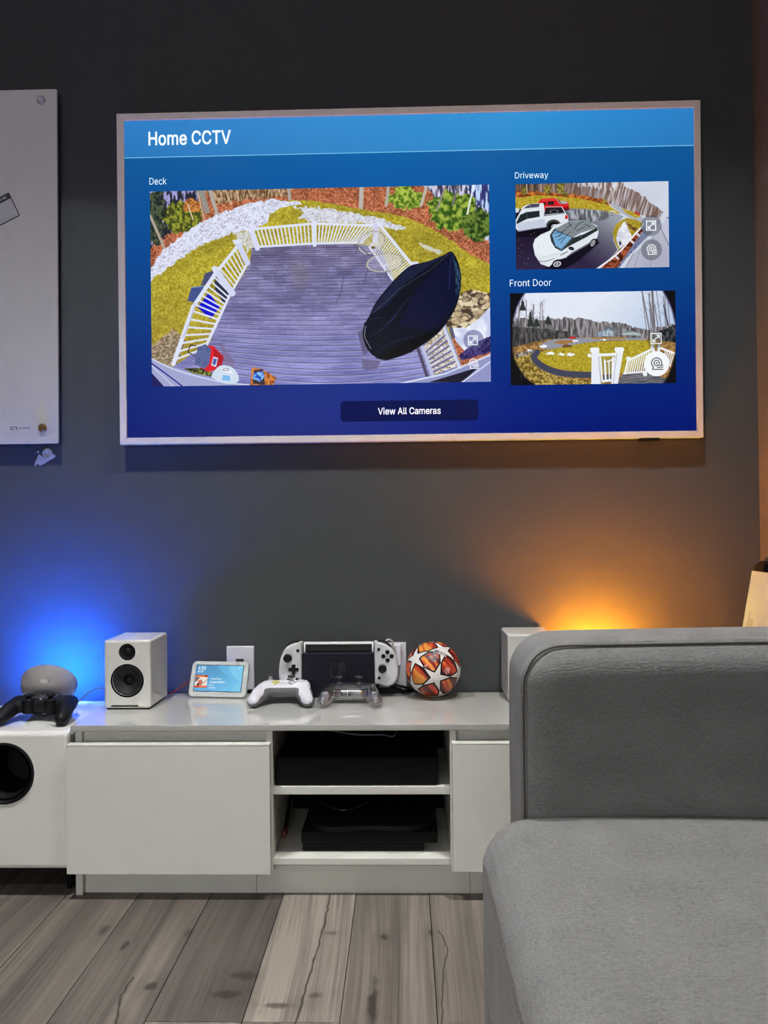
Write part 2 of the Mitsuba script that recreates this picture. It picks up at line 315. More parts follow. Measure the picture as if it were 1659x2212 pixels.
def deck_picture():
    p = Paint(820, 474, 820 / 1560, 1); W = (222, 226, 246)
    p.im[:] = p.tex((126, 60, 36), (218, 142, 104), 5, seed=1, oct=4, lo_at=.25, hi_at=.75)
    p.im = p.im * (.8 + .4 * p.noise(40, seed=2)[..., None])
    p.poly([(-6,-11),(419,-10),(419,40),(303,48),(200,73),(162,5)], p.tex((90, 70, 45), (205, 185, 150), 5, 14, seed=3), rough=14, alpha=.8)
    p.poly([(-6,-11),(155,-6),(135,126),(63,213),(-2,290)], p.tex((38, 40, 50), (165, 160, 215), 9, 26, seed=4, lo_at=.42, hi_at=.6), rough=16)
    p.poly([(797,-20),(1006,-14),(1005,305),(930,193),(866,103)], p.tex((62, 60, 84), (205, 205, 228), 8, 46, seed=5, lo_at=.42, hi_at=.62), rough=10)
    p.poly([(930,-16),(1006,-14),(1006,140),(955,94)], p.tex((50, 55, 110), (190, 215, 250), 9, 50, seed=6, lo_at=.4, hi_at=.55), rough=8)
    p.ell([(96,136)][0], 95, 74, p.tex((62, 70, 28), (150, 155, 50), 12, seed=7), rough=22, rs=24)
    p.ell([(18,123)][0], 45, 130, p.tex((28, 40, 32), (80, 92, 60), 12, seed=8), rough=20, rs=20, alpha=.9)
    p.ell([(126,82)][0], 40, 30, p.tex((140, 80, 40), (215, 140, 70), 8, seed=8), rough=16, rs=14)
    p.ell([(755,61)][0], 80, 58, p.tex((80, 110, 28), (175, 195, 80), 12, seed=9), rough=26, rs=22)
    p.ell([(892,131)][0], 110, 90, p.tex((50, 85, 22), (160, 180, 70), 14, seed=10), rough=30, rs=26)
    p.ell([(968,205)][0], 80, 72, p.tex((38, 62, 26), (110, 135, 52), 12, seed=11), rough=24, rs=22)
    for a, b, wd, c in (([(152,-7)][0], [(169,105)][0], 26, (150, 146, 138)), ([(178,-6)][0], [(201,130)][0], 17, (176, 170, 160)), ([(141,0)][0], [(161,144)][0], 6, (200, 180, 150)), ([(413,-10)][0], [(415,54)][0], 15, (172, 166, 158)), ([(627,-9)][0], [(624,116)][0], 20, (186, 180, 172)),
                        ([(706,-7)][0], [(699,96)][0], 14, (178, 170, 160)), ([(820,-9)][0], [(800,101)][0], 13, (190, 182, 170)), ([(956,-5)][0], [(935,149)][0], 7, (235, 238, 248)), ([(0,122)][0], [(44,300)][0], 12, (176, 164, 150)), ([(113,70)][0], [(128,148)][0], 6, (214, 196, 170)),
                        ([(226,7)][0], [(242,74)][0], 7, (205, 180, 140)), ([(873,4)][0], [(847,124)][0], 8, (150, 140, 140)), ([(911,5)][0], [(892,104)][0], 8, (120, 112, 120))):
        p.line([a, b], wd, c)
    grass = p.tex((146, 130, 30), (196, 184, 66), 6, seed=12, oct=4, lo_at=.25, hi_at=.75) * (.86 + .28 * p.noise(70, 40, seed=31)[..., None]); q = np.clip((p.Y / p.h - .45) * 2, 0, 1)[..., None] * np.clip(1 - p.X / p.w * 4, 0, 1)[..., None]
    grass = grass * (1 - .5 * q) + p.tex((110, 84, 30), (190, 150, 70), 7, seed=13) * .5 * q
    p.poly([(-10,501),(0,412),(36,324),(95,242),(160,177),(238,124),(303,87),(380,62),(458,63),(547,83),(611,109),(688,133),(758,160),(834,223),(897,291),(948,359),(1018,449),(1017,725),(800,787),(415,824),(155,930),(-14,927)], grass, smooth=6, rough=6, rs=14)
    snow = p.tex((168, 166, 176), (228, 232, 255), 8, 4, seed=14, lo_at=.2, hi_at=.55, ang=-.5)
    p.poly([(-7,468),(0,390),(37,304),(95,228),(148,162),(226,107),(303,69),(368,53),(445,71),(457,82),(419,90),(387,102),(357,130),(351,175),(302,204),(244,220),(179,261),(114,317),(49,397)], snow, rough=9, rs=16)
    p.poly([(419,90),(502,101),(547,114),(617,136),(681,162),(754,212),(726,223),(675,199),(611,182),(483,174),(438,153),(457,124)], snow, rough=11, rs=12, alpha=.92)
    p.poly([(244,220),(302,203),(308,298),(289,319),(276,286)], snow, rough=14, rs=14, alpha=.8)
    p.poly([(795,289),(865,335),(853,351),(802,311)], W, rough=8, rs=8, alpha=.7)
    p.poly([(0,793),(66,704),(104,772),(71,906),(0,849)], p.tex((110, 95, 80), (190, 170, 150), 7, seed=15), rough=10, alpha=.9)
    # decking
    dk = [(545, 328)]
    g = np.clip((p.Y / p.h - .28) / .7, 0, 1)[..., None]
    base = np.array((106, 100, 134.)) * (1 - g) + np.array((136, 136, 198.)) * g + (p.noise(150, 50, seed=16)[..., None] - .5) * 60 + (p.noise(70, 4, seed=17)[..., None] - .5) * 46
    base = base + (p.noise(60, 24, seed=28)[..., None] > .57) * np.array((22, 22, 30)) * (1 - g)
    deck = [(302,298),(482,287),(610,290),(680,308),(715,464),(769,565),(914,923),(863,977),(722,1014),(155,1003),(58,906),(176,774),(202,652),(242,530),(295,375)]
    p.poly(deck, base)
    bound = Polygon(p.px(deck)); y = 332.; step = 9.5
    while y < 960:
        k = max(0, (y - 520) / 400); lx = np.linspace(240, 1460, 40); cx, sag = 900, 62 * k ** 1.4
        q = np.stack([(lx - 52) / 1560 * 1000, (y - sag * ((lx - cx) / 560) ** 2 - 57) / 897 * 1000], 1)
        m = np.array([bound.contains(Point(*z)) for z in p.px(q)])
        if m.sum() > 1:
            q = q[m]; p.line(q, 2.6 + 1.2 * k, (66, 60, 92), .8); q2 = q + [0, 3.2]; p.line(q2, 2.2 + 1.4 * k, (196, 200, 236), .3 + .35 * min(k, 1))
        y += step; step *= 1.036
    p.ell([(443,435)][0], 45, 65, (128, 118, 126), .35, soft=18); p.line([(571,460),(564,526),(550,582)], 4, (70, 66, 96), .6)
    p.poly([(620,872),(678,885),(665,929),(626,930)], (104, 96, 132), rough=4, alpha=.8); p.poly([(611,739),(634,717),(646,828),(627,861)], (92, 84, 116), rough=4, alpha=.8)
    p.poly([(208,786),(246,876),(239,954),(207,898)], (122, 100, 130), rough=6, alpha=.5)
    # left side: bins, then the railing
    p.poly([(162,425),(188,410),(179,473),(149,490)], (72, 76, 118)); p.poly([(121,496),(160,490),(142,579),(109,562)], (66, 82, 140)); p.line([(121,496),(160,490)], 4, (120, 150, 210))
    p.poly([(191,434),(236,535),(222,596),(191,506)], (44, 42, 66)); p.poly([(172,524),(205,596),(178,660),(139,597)], (12, 10, 205))
    def rail(a, b, c, d, n, wd, wt, wb, col=W):
        a, b, c, d = (np.array(z, float) for z in (a, b, c, d))
        for t in (np.arange(n) + .5) / n: p.line([a + (b - a) * t, c + (d - c) * t], wd, col)
        p.line([a, b], wt, col); p.line([c, d], wb, col)
    rail([(266,274)][0], [(192,428)][0], [(288,377)][0], [(241,519)][0], 8, 7, 15, 11)
    p.line([(260,269),(288,375)], 26, (206, 212, 240)); p.poly([(244,258),(265,252),(272,270),(250,281)], W)
    rail([(192,428)][0], [(126,594)][0], [(239,521)][0], [(204,649)][0], 7, 8, 18, 12)
    rail([(126,594)][0], [(65,884)][0], [(204,649)][0], [(156,818)][0], 7, 9, 20, 13)
    p.line([(193,406),(242,528)], 30, (210, 216, 242)); p.poly([(180,399),(191,386),(204,397),(192,417)], W)
    p.line([(133,577),(117,661),(95,750)], 2.5, (140, 145, 180))
    rail([(300,204)][0], [(486,181)][0], [(318,294)][0], [(487,283)][0], 16, 7, 12, 10)
    rail([(486,181)][0], [(681,199)][0], [(487,283)][0], [(629,282)][0], 18, 7, 12, 10)
    p.line([(301,209),(318,300)], 24, (214, 218, 244)); p.line([(486,174),(487,289)], 18, (222, 226, 246)); p.line([(669,199),(665,274)], 24, (205, 205, 232))
    p.poly([(289,204),(309,196),(319,209),(296,217)], W); p.poly([(668,181),(686,177),(689,197),(673,203)], W)
    rail([(681,199)][0], [(773,401)][0], [(648,307)][0], [(715,475)][0], 20, 5, 13, 9)
    p.poly([(767,385),(790,384),(795,410),(773,414)], W)
    for cx, cy, rx, ry, ang in ((1072, 308, 62, 46, -.5), (1132, 400, 82, 40, -.12)):
        c = ((cx - 52) / 1560 * 1000, (cy - 57 + (cx - 830) * .015) / 897 * 1000)
        p.ell(c, rx, ry, (200, 200, 225), .28, ang=ang)
        for t in np.linspace(0, 6.28, 26): 
            o = p.px([c])[0] + np.array([math.cos(t) * rx, math.sin(t) * ry]) * p.s * .9
            p.line([(c[0], c[1] + 14), (o[0] * 1000 / p.w, o[1] * 1000 / p.h)], 1.4, (226, 226, 240), .5)
        p.ell(c, rx, ry, (196, 192, 176), ring=5, ang=ang); p.ell(c, rx + 3, ry + 3, (60, 58, 80), ring=1.5, ang=ang, alpha=.6)
    for l in ([(643,417),(631,486)], [(697,428),(703,483)], [(618,295),(606,341)], [(623,306),(652,358)]): p.line(l, 4, (84, 82, 108))
    p.ell([(659,309)][0], 9, 6, (110, 90, 50))
    # stones, steps and snow on the right
    p.poly([(914,546),(947,531),(1005,554),(1004,659),(953,702),(915,729),(864,711),(883,656)], p.tex((74, 60, 46), (226, 210, 176), 24, 18, seed=18, oct=2, lo_at=.38, hi_at=.6), rough=6)
    for i in range(46):
        x, yv = rng.uniform(1440, 1610), rng.uniform(545, 690)
        c = ((x - 52) / 1560 * 1000, (yv - 48) / 897 * 1000)
        if x + (yv - 545) * .1 > 1478 - (yv - 545) * .45 and yv < 690 - (x - 1440) * .3: p.ell(c, rng.uniform(9, 20), rng.uniform(7, 14), np.array((206, 184, 146)) * rng.uniform(.7, 1.12), ang=rng.uniform(-.6, .6), rough=3, alpha=.9); p.ell(c, 16, 12, (70, 56, 46), ring=2, alpha=.5, rough=4)
    p.poly([(1004,610),(1004,769),(966,791),(927,848),(897,789),(889,723),(928,723),(966,680)], p.tex((196, 204, 232), (236, 240, 255), 40, seed=19))
    p.poly([(877,711),(889,723),(897,773),(887,780)], (92, 88, 120))
    p.poly([(1004,764),(1004,847),(914,890),(907,863),(953,802)], p.tex((34, 26, 78), (84, 70, 130), 10, seed=20), rough=5)
    p.poly([(800,821),(864,711),(909,912),(825,968)], p.tex((150, 138, 110), (238, 232, 226), 7, seed=21))
    for t in np.linspace(.1, .9, 6):
        a, b = np.array([(806,832)][0]) * (1 - t) + np.array([(828,960)][0]) * t, np.array([(865,739)][0]) * (1 - t) + np.array([(903,907)][0]) * t
        p.line([a, b], 11, (112, 108, 142)); p.line([a + [0, -7], b + [0, -7]], 4, (206, 206, 226))
    p.line([(864,711),(909,921)], 20, (206, 212, 236)); p.line([(868,711),(913,918)], 3, (96, 100, 136)); p.line([(800,816),(830,966)], 16, (186, 190, 222)); p.line([(788,831),(813,965)], 14, (80, 74, 100))
    # covered grill
    cover = [(888,337),(905,382),(915,452),(913,524),(903,603),(882,673),(851,742),(819,785),(764,844),(697,880),(662,864),(637,819),(627,761),(630,706),(647,651),(663,595),(692,530),(724,469),(763,409),(796,393),(830,380),(865,355)]
    p.poly(cover, (8, 10, 26), smooth=4)
    p.poly([(883,346),(853,363),(821,384),(792,397),(760,415),(724,475),(693,535),(668,593),(651,646),(698,607),(750,498),(820,411)], (23, 28, 56), soft=3)
    p.poly([(886,348),(910,435),(912,524),(896,612),(838,744),(775,720),(730,708),(769,565),(827,444)], (9, 12, 46), soft=8)
    p.poly([(891,346),(915,452),(912,535),(900,568),(898,446)], p.tex((14, 36, 60), (60, 100, 120), 6, 20, seed=22), soft=4, alpha=.8)
    p.line([(884,346),(820,433),(737,520),(656,642)], 3, (70, 74, 100), .8); p.line([(888,346),(883,435),(881,523)], 5, (34, 44, 96), .8)
    for l in ([(743,608),(685,718),(646,762)], [(730,652),(672,740)], [(762,564),(704,696)], [(672,829),(723,786),(774,764)], [(647,673),(685,663)]): p.line(l, 4, (34, 42, 78), .7, smooth=4)
    p.poly([(665,871),(704,830),(800,754),(858,711),(819,785),(764,844),(697,880)], (3, 3, 8), soft=6)
    p.line([(633,690),(628,761),(646,828),(685,877),(723,866)], 5, (8, 8, 14), smooth=5); p.line([(635,706),(632,761),(649,822)], 2, (200, 205, 230), smooth=5)
    # near edge of the deck with cooler boxes and a bag
    p.poly([(0,858),(58,897),(155,953),(233,985),(323,1005),(-1,1001)], (160, 166, 206)); p.poly([(-1,927),(38,1002),(-1,1001)], (30, 24, 90))
    p.line([(0,855),(64,910),(155,959),(239,988),(362,1008)], 6, (205, 212, 242), smooth=4); p.line([(0,880),(38,928),(90,998)], 6, (52, 40, 140)); p.line([(0,891),(25,932),(64,998)], 3, (220, 226, 246))
    p.poly([(716,1012),(863,964),(1004,865),(1003,1002)], (146, 150, 196)); p.poly([(818,997),(889,962),(965,924),(914,1001)], (28, 26, 44))
    p.line([(716,1008),(863,957),(1004,860)], 8, (214, 222, 244)); p.line([(914,1001),(1004,891)], 7, (206, 214, 244))
    p.poly([(94,907),(175,908),(181,953),(123,935)], p.tex((26, 30, 20), (160, 160, 70), 8, seed=23)); p.line([(132,793),(116,788),(109,826),(131,847)], 4, (36, 34, 50))
    p.poly([(156,791),(185,796),(215,853),(206,911),(169,928),(146,908)], (222, 26, 38), soft=1.4); p.poly([(185,808),(215,855),(206,911),(189,920)], (176, 16, 36))
    p.poly([(138,804),(160,785),(178,810),(172,886),(157,914),(128,885)], (92, 104, 152), soft=1.6)
    for c in [(144,807),(168,814),(139,869),(158,885)]: p.ell(c, 9, 8, (66, 76, 120), ring=3)
    p.poly([(184,850),(198,857),(192,904),(177,895)], (214, 220, 240)); p.poly([(185,859),(195,864),(189,895),(181,888)], (40, 60, 150), alpha=.8)
    p.poly([(180,940),(203,897),(236,903),(256,941),(256,981),(222,990),(183,962)], (206, 220, 236), smooth=3); p.poly([(207,909),(233,914),(246,943),(214,931)], (228, 236, 244)); p.poly([(212,945),(233,950),(233,976),(209,971)], (120, 186, 240)); p.ell([(221,918)][0], 12, 5, (120, 110, 130), ring=2)
    p.poly([(298,908),(326,916),(371,963),(359,1003),(292,1000)], p.tex((150, 78, 30), (214, 132, 60), 12, seed=24)); p.poly([(304,922),(331,918),(336,999),(300,991)], (60, 44, 50)); p.poly([(303,935),(331,927),(336,958),(321,983),(299,966)], p.tex((22, 74, 190), (150, 200, 246), 8, seed=25))
    p.ell([(950,786)][0], 46, 46, (92, 92, 140), .55); expand_icon(p, [(948,788)][0], 20, 5, (238, 244, 250)); camera_icon(p, [(949,904)][0], 19, 4.6, (236, 240, 250))
    p.im = np.clip(p.im + (p.noise(3, seed=26)[..., None] - .5) * 26, 0, 255)
    return p

def driveway_picture():
    p = Paint(420, 236, 420 / 1145, 2); W = (222, 229, 236)
    p.im[:] = np.array((206, 212, 226)); p.im += (p.noise(200, seed=1)[..., None] - .5) * 24
    t = np.clip(p.X / p.w * 1.5, 0, 1)[..., None]
    trees = p.tex((56, 44, 38), (132, 100, 82), 7, 120, seed=2, lo_at=.35, hi_at=.65) * (1 - t) + p.tex((116, 92, 84), (190, 184, 190), 8, 120, seed=3, lo_at=.4, hi_at=.66, ang=.25) * t
    p.poly([(-11,-40),(699,-6),(725,65),(794,125),(855,202),(924,301),(958,362),(932,423),(802,386),(612,246),(367,196),(-13,180)], trees, rough=16, rs=22)
    p.poly([(368,-22),(699,-6),(690,71),(629,99),(508,62),(403,34)], p.tex((120, 96, 88), (228, 232, 240), 14, 60, seed=4, lo_at=.4, hi_at=.56), rough=20, alpha=.75)
    p.poly([(-12,78),(147,96),(332,125),(455,146),(586,209),(611,269),(454,216),(279,169),(-13,177)], p.tex((120, 58, 28), (214, 128, 54), 18, seed=5), rough=14, rs=20)
    for c, rx, ry in (([(214,68)][0], 30, 34), ([(299,45)][0], 28, 48), ([(59,73)][0], 22, 30), ([(328,120)][0], 16, 16), ([(585,222)][0], 18, 16)): p.ell(c, rx, ry, p.tex((88, 84, 30), (158, 146, 62), 12, seed=6), rough=14, rs=16, alpha=.9)
    for a, b in (([(75,-12)][0], [(78,109)][0]), ([(170,-8)][0], [(170,94)][0]), ([(634,68)][0], [(603,222)][0]), ([(595,4)][0], [(573,190)][0]), ([(254,-4)][0], [(253,113)][0]), ([(673,39)][0], [(612,223)][0])): p.line([a, b], 6, (190, 176, 164))
    grass = p.tex((160, 136, 30), (200, 178, 62), 10, seed=7, lo_at=.25, hi_at=.75)
    p.poly([(-13,167),(147,134),(279,152),(411,180),(542,232),(616,273),(689,374),(585,343),(401,310),(340,314),(-13,293)], grass)
    x, y = (p.X / p.w)[..., None], (p.Y / p.h)[..., None]; k = np.clip(1.75 * x - 1.35 * (y - .35), 0, 1)
    asp = np.array((30, 20, 42.)) * (1 - k) + np.array((152, 158, 168.)) * k
    asp = asp * (1 - .35 * np.clip((y - .55) * 2.2, 0, 1)) + np.array((80, 74, 120.)) * .35 * np.clip((y - .55) * 2.2, 0, 1)
    p.poly([(-13,293),(340,295),(454,303),(585,331),(707,398),(676,459),(641,551),(638,676),(664,789),(609,894),(521,1024),(-18,1015)], asp)
    p.poly([(344,302),(585,334),(629,379),(585,440),(453,450),(357,399)], p.tex((70, 72, 74), (196, 204, 212), 14, 70, seed=8, lo_at=.4, hi_at=.62), rough=16, rs=26, alpha=.7, soft=5)
    p.poly([(608,247),(655,259),(724,324),(824,409),(837,468),(767,441),(681,353)], (172, 176, 188)); p.poly([(691,304),(768,351),(818,405),(785,423),(716,355)], grass); p.poly([(775,345),(811,371),(809,396),(780,370)], (196, 44, 42)); p.poly([(615,326),(655,340),(653,352),(616,338)], (236, 238, 240))
    p.poly([(633,582),(654,497),(685,450),(726,420),(769,435),(823,471),(823,542),(672,793),(645,695)], grass * .92); p.poly([(656,651),(668,565),(701,469),(724,451),(729,523),(755,618),(741,711),(681,784),(661,708)], p.tex((206, 210, 222), (238, 240, 246), 30, seed=9), rough=6)
    p.poly([(712,445),(741,493),(789,541),(776,581),(753,546),(720,489)], p.tex((84, 58, 30), (176, 130, 74), 12, seed=10)); p.ell([(681,712)][0], 9, 16, (70, 66, 84))
    # gutter, roof and siding of the house
    p.poly([(631,1027),(845,567),(923,469),(1010,240),(1013,1047)], (180, 182, 200)); p.poly([(626,1027),(837,571),(858,637),(723,885),(661,1028)], p.tex((84, 92, 130), (140, 146, 176), 8, seed=11)); p.poly([(802,635),(845,450),(888,592),(819,714)], (128, 134, 160), alpha=.7)
    p.poly([(660,1028),(723,885),(919,546),(993,239),(1005,348),(954,563),(766,836),(701,1030)], (206, 212, 224)); p.poly([(942,532),(1005,379),(1004,751)], (196, 194, 214))
    for l, c in (([(942,532),(1002,757)], (104, 104, 122)), ([(893,638),(875,1012)], (132, 132, 150)), ([(810,791),(771,1008)], (150, 152, 168)), ([(766,836),(701,1030)], (120, 124, 140)), ([(984,428),(1004,429)], (70, 70, 90))): p.line(l, 5, c)
    p.poly([(845,808),(888,669),(1000,782),(1000,1047),(801,1041)], (168, 168, 190), alpha=.5, soft=20)
    p.poly([(535,1025),(819,539),(831,568),(646,1028)], p.tex((66, 26, 18), (176, 92, 60), 12, seed=12, oct=4), rough=3); p.line([(518,1019),(662,833),(758,649),(838,496)], 13, (240, 244, 248), smooth=4)
    for a in ([(653,867)][0], [(754,688)][0], [(791,603)][0]): p.line([a, (a[0] + 14, a[1] + 22)], 15, (214, 216, 226))
    # pickups
    red = (214, 30, 36)
    p.poly([(148,221),(170,178),(244,171),(272,180),(288,205),(336,211),(349,243),(349,311),(181,301)], red); p.poly([(170,185),(244,174),(267,183),(261,195),(173,204)], (226, 60, 60)); p.poly([(212,210),(251,209),(253,248),(214,251)], (40, 30, 34)); p.poly([(177,220),(201,217),(201,246),(182,251)], (60, 30, 34))
    p.poly([(290,206),(333,211),(344,239),(296,243)], (172, 176, 184)); p.line([(267,180),(293,240)], 5, (186, 190, 200)); p.line([(276,180),(302,241)], 4, (30, 26, 32)); p.poly([(190,289),(349,277),(349,314),(190,317)], (150, 14, 26)); p.line([(314,310),(351,308)], 8, (40, 24, 36))
    p.poly([(-4,278),(27,285),(22,326),(-5,337)], (214, 220, 226)); p.poly([(16,552),(3,558),(216,519),(295,475),(330,570),(189,612),(2,621)], (14, 10, 26), soft=4)
    p.poly([(-2,429),(49,264),(93,232),(184,226),(192,311),(186,377),(331,357),(345,383),(345,449),(295,463),(202,503),(21,552),(-1,514)], W); p.poly([(0,463),(190,411),(202,503),(21,552)], (196, 206, 222)); p.poly([(52,286),(95,235),(161,234),(152,272)], (74, 72, 92)); p.line([(93,244),(102,279)], 3, (190, 186, 190))
    p.poly([(5,448),(32,358),(73,328),(157,316),(158,385),(76,407),(9,464)], (30, 40, 42)); p.line([(75,328),(76,407)], 5, (70, 80, 82)); p.poly([(197,327),(203,280),(303,281),(322,341),(252,354),(195,361)], (28, 28, 34)); p.ell([(252,329)][0], 30, 14, (110, 110, 114), ring=4); p.line([(305,281),(324,345)], 7, W); p.line([(198,274),(305,275)], 4, W)
    p.line([(193,364),(328,351)], 4, (235, 240, 244)); p.line([(12,546),(198,506)], 5, (150, 156, 170)); p.ell([(248,486)][0], 54, 42, (66, 72, 66)); p.ell([(249,505)][0], 46, 38, (16, 14, 20)); p.ell([(255,505)][0], 25, 19, (206, 208, 212)); p.ell([(255,505)][0], 14, 10, (70, 66, 76), ring=6); p.poly([(324,376),(341,374),(343,414),(325,420)], (206, 40, 46))
    for c in [(73,444),(154,426)]: p.line([c, (c[0] + 14, c[1] - 4)], 4, (172, 178, 190))
    # parked hatchback
    p.poly([(187,990),(329,869),(452,750),(531,650),(545,704),(399,918),(293,1017)], (10, 8, 18), soft=5, alpha=.85)
    p.poly([(112,712),(125,644),(164,592),(224,548),(251,486),(348,443),(454,438),(532,500),(542,572),(532,647),(452,725),(364,810),(329,866),(267,895),(215,972),(162,936),(124,830)], W); p.poly([(126,657),(164,599),(221,560),(233,661),(276,763),(294,789),(205,849),(143,831),(119,751)], (230, 238, 242), soft=5)
    p.poly([(224,601),(251,533),(265,518),(383,623),(375,641),(297,789),(257,750),(232,674)], (48, 56, 64)); p.poly([(254,536),(348,446),(468,441),(537,522),(420,586),(375,635)], (128, 138, 144)); p.poly([(238,598),(256,549),(368,635),(297,770),(260,728)], (120, 172, 214))
    for l in ([(251,583),(295,569),(330,539)], [(277,616),(312,570)], [(259,631),(303,601)], [(294,695),(330,617),(356,571)], [(330,523),(366,478)], [(383,541),(410,480),(445,450)], [(400,557),(453,513)], [(312,633),(277,663)], [(365,509),(348,461)], [(453,481),(488,514)]): p.line(l, 5, (30, 34, 38), .7, smooth=3)
    p.poly([(297,792),(377,638),(448,597),(532,522),(537,556),(456,638),(347,734)], (38, 46, 46)); p.line([(419,608),(435,650)], 6, (84, 96, 92)); p.ell([(363,761)][0], 22, 13, (40, 44, 48), ang=.3)
    p.line([(143,897),(187,908),(249,875)], 4, (86, 90, 100), smooth=3); p.line([(293,836),(338,797)], 5, (52, 56, 64)); p.line([(161,863),(294,811)], 3, (186, 196, 204)); p.line([(329,856),(452,732),(532,644)], 4, (160, 168, 176))
    p.ell([(272,936)][0], 40, 31, (18, 16, 22), ang=-.3); p.ell([(270,939)][0], 30, 20, (214, 216, 220), ang=-.3); p.ell([(270,939)][0], 15, 9, (60, 58, 66), ring=6, ang=-.3); p.ell([(505,702)][0], 22, 33, (24, 22, 28), ang=.5); p.ell([(504,705)][0], 14, 25, (206, 208, 212), ang=.5); p.ell([(504,705)][0], 7, 12, (80, 78, 86), ring=5, ang=.5)
    for i in range(16): p.ell((rng.uniform(10, 190), rng.uniform(560, 980)), 4, 3, (196, 140, 130), .7)
    for c in [(883,514)][:1]: p.ell(c, 78, 78, (70, 72, 84), .5); expand_icon(p, c, 34, 8, (246, 250, 252))
    p.ell([(884,794)][0], 78, 78, (96, 98, 108), .6); camera_icon(p, [(884,784)][0], 32, 7, (246, 248, 252))
    p.im = np.clip(p.im + (p.noise(4, seed=26)[..., None] - .5) * 20, 0, 255)
    return p

def door_picture():
    p = Paint(440, 248, 440 / 1234, 3); W = (238, 242, 248)
    t = np.clip((p.X / p.w - .5) * 1.6 + (p.Y / p.h - .2) * .8, 0, 1)[..., None]
    p.im[:] = np.array((226, 232, 244.)) * (1 - t) + np.array((180, 198, 226.)) * t
    for i in range(26):
        x = rng.uniform(165, 400) if i < 17 else rng.uniform(1120, 1330); y0 = rng.uniform(160, 330)
        if i >= 17: y0 = rng.uniform(140, 260)
        a, b = ((x - 146) / 1234 * 1000, (y0 - 140) / 688 * 1000), ((x - 146) / 1234 * 1000 + rng.uniform(-12, 12) + (25 if i >= 17 else -10), 500)
        p.line([a, b], rng.uniform(4, 9), np.array((112, 106, 116)) * rng.uniform(.7, 1.3), .85)
        for j in range(5):
            s = rng.uniform(0, .6); m = np.array(a) * (1 - s) + np.array(b) * s
            p.line([m, m + [rng.uniform(-34, 34), -rng.uniform(20, 70)]], 2.5, (128, 122, 132), .7)
    for l in ([(-160,-329),(-160,-328)],): pass
    p.line([(861,10),(873,446)], 16, (116, 110, 114)); p.line([(800,8),(843,431)], 10, (120, 116, 122)); p.line([(929,158),(960,420)], 10, (70, 68, 80))
    band = p.tex((74, 72, 74), (160, 156, 160), 8, 60, seed=2, lo_at=.3, hi_at=.7)
    p.poly([(-5,304),(85,277),(150,297),(223,289),(337,277),(451,291),(532,323),(613,340),(678,346),(742,391),(823,416),(920,389),(1009,363),(1008,595),(-6,595)], band, rough=16, rs=24, seed=3)
    p.poly([(3,362),(125,380),(247,399),(369,431),(369,504),(206,543),(125,570),(3,595)], p.tex((44, 44, 44), (98, 95, 94), 9, 40, seed=4, lo_at=.3, hi_at=.7), rough=10)
    for c, h in (([(124,286)][0], 80), ([(230,296)][0], 50), ([(162,323)][0], 44), ([(77,131)][0], 60)): 
        p.poly([(c[0] - 20, c[1] + h), (c[0] - 3, c[1] - h), (c[0] + 3, c[1] - h), (c[0] + 22, c[1] + h)], (48, 54, 50), rough=8, rs=9)
    p.poly([(904,433),(1009,363),(1007,624),(903,578)], p.tex((24, 26, 28), (80, 84, 86), 14, seed=5), rough=12)
    p.poly([(-6,595),(125,541),(223,507),(450,489),(822,514),(1008,566),(1005,1029),(-7,1003)], p.tex((120, 88, 46), (182, 142, 84), 14, seed=6))
    p.poly([(174,594),(194,546),(263,507),(402,496),(499,493),(822,511),(822,532),(612,526),(450,550),(369,594),(222,613)], (146, 150, 164)); p.poly([(255,544),(304,517),(377,522),(385,542),(320,564)], (166, 118, 66)); p.poly([(483,496),(709,494),(693,516),(499,514)], (164, 128, 70))
    p.poly([(528,480),(530,436),(561,425),(566,414),(598,374),(629,424),(630,483)], (142, 158, 172)); p.poly([(561,425),(598,374),(632,427),(613,418),(596,397),(572,423)], (92, 102, 114)); p.line([(568,437),(568,478),(588,478),(588,438),(613,438),(612,476)], 5, (226, 232, 238)); p.poly([(673,472),(681,449),(718,421),(754,443),(790,465),(790,481)], (168, 186, 186)); p.poly([(681,449),(718,418),(742,442)], (120, 128, 130)); p.poly([(356,483),(393,481),(397,505),(358,504)], (190, 36, 44)); p.line([(369,431),(369,475)], 4, (200, 204, 206))
    grass = p.tex((150, 134, 26), (198, 178, 62), 9, seed=7, oct=4, lo_at=.25, hi_at=.75)
    p.poly([(162,684),(190,641),(304,597),(450,553),(612,537),(822,537),(878,620),(773,820),(675,883),(530,875),(335,840),(222,791)], grass, smooth=4); p.poly([(15,683),(141,628),(124,715),(173,833),(303,924),(497,958),(497,1016),(-7,1003)], p.tex((104, 84, 30), (196, 170, 90), 12, seed=8))
    p.line([(161,646),(142,690),(157,745),(222,823),(319,878),(433,895),(514,897)], 46, (66, 70, 88), smooth=5); p.line([(125,701),(149,774),(205,848),(303,916)], 5, (120, 116, 110), .6, smooth=5)
    p.poly([(312,582),(336,561),(374,577),(372,594),(320,599)], (112, 76, 48))
    for c, rx, ry in (([(243,660)][0], 34, 12), ([(304,671)][0], 30, 8), ([(360,672)][0], 30, 12), ([(478,687)][0], 18, 12), ([(125,625)][0], 26, 8), ([(198,583)][0], 28, 10), ([(76,664)][0], 30, 5), ([(401,528)][0], 16, 5), ([(564,521)][0], 14, 5)): p.ell(c, rx, ry, (240, 244, 250), rough=9, rs=14)
    p.poly([(23,654),(125,628),(157,617),(125,657),(35,698)], p.tex((60, 56, 56), (190, 186, 186), 10, seed=9), rough=8, alpha=.8)
    # porch
    p.poly([(634,1019),(679,893),(821,882),(949,955),(933,1027)], p.tex((78, 78, 84), (122, 122, 128), 60, 7, seed=10, ang=-.12))
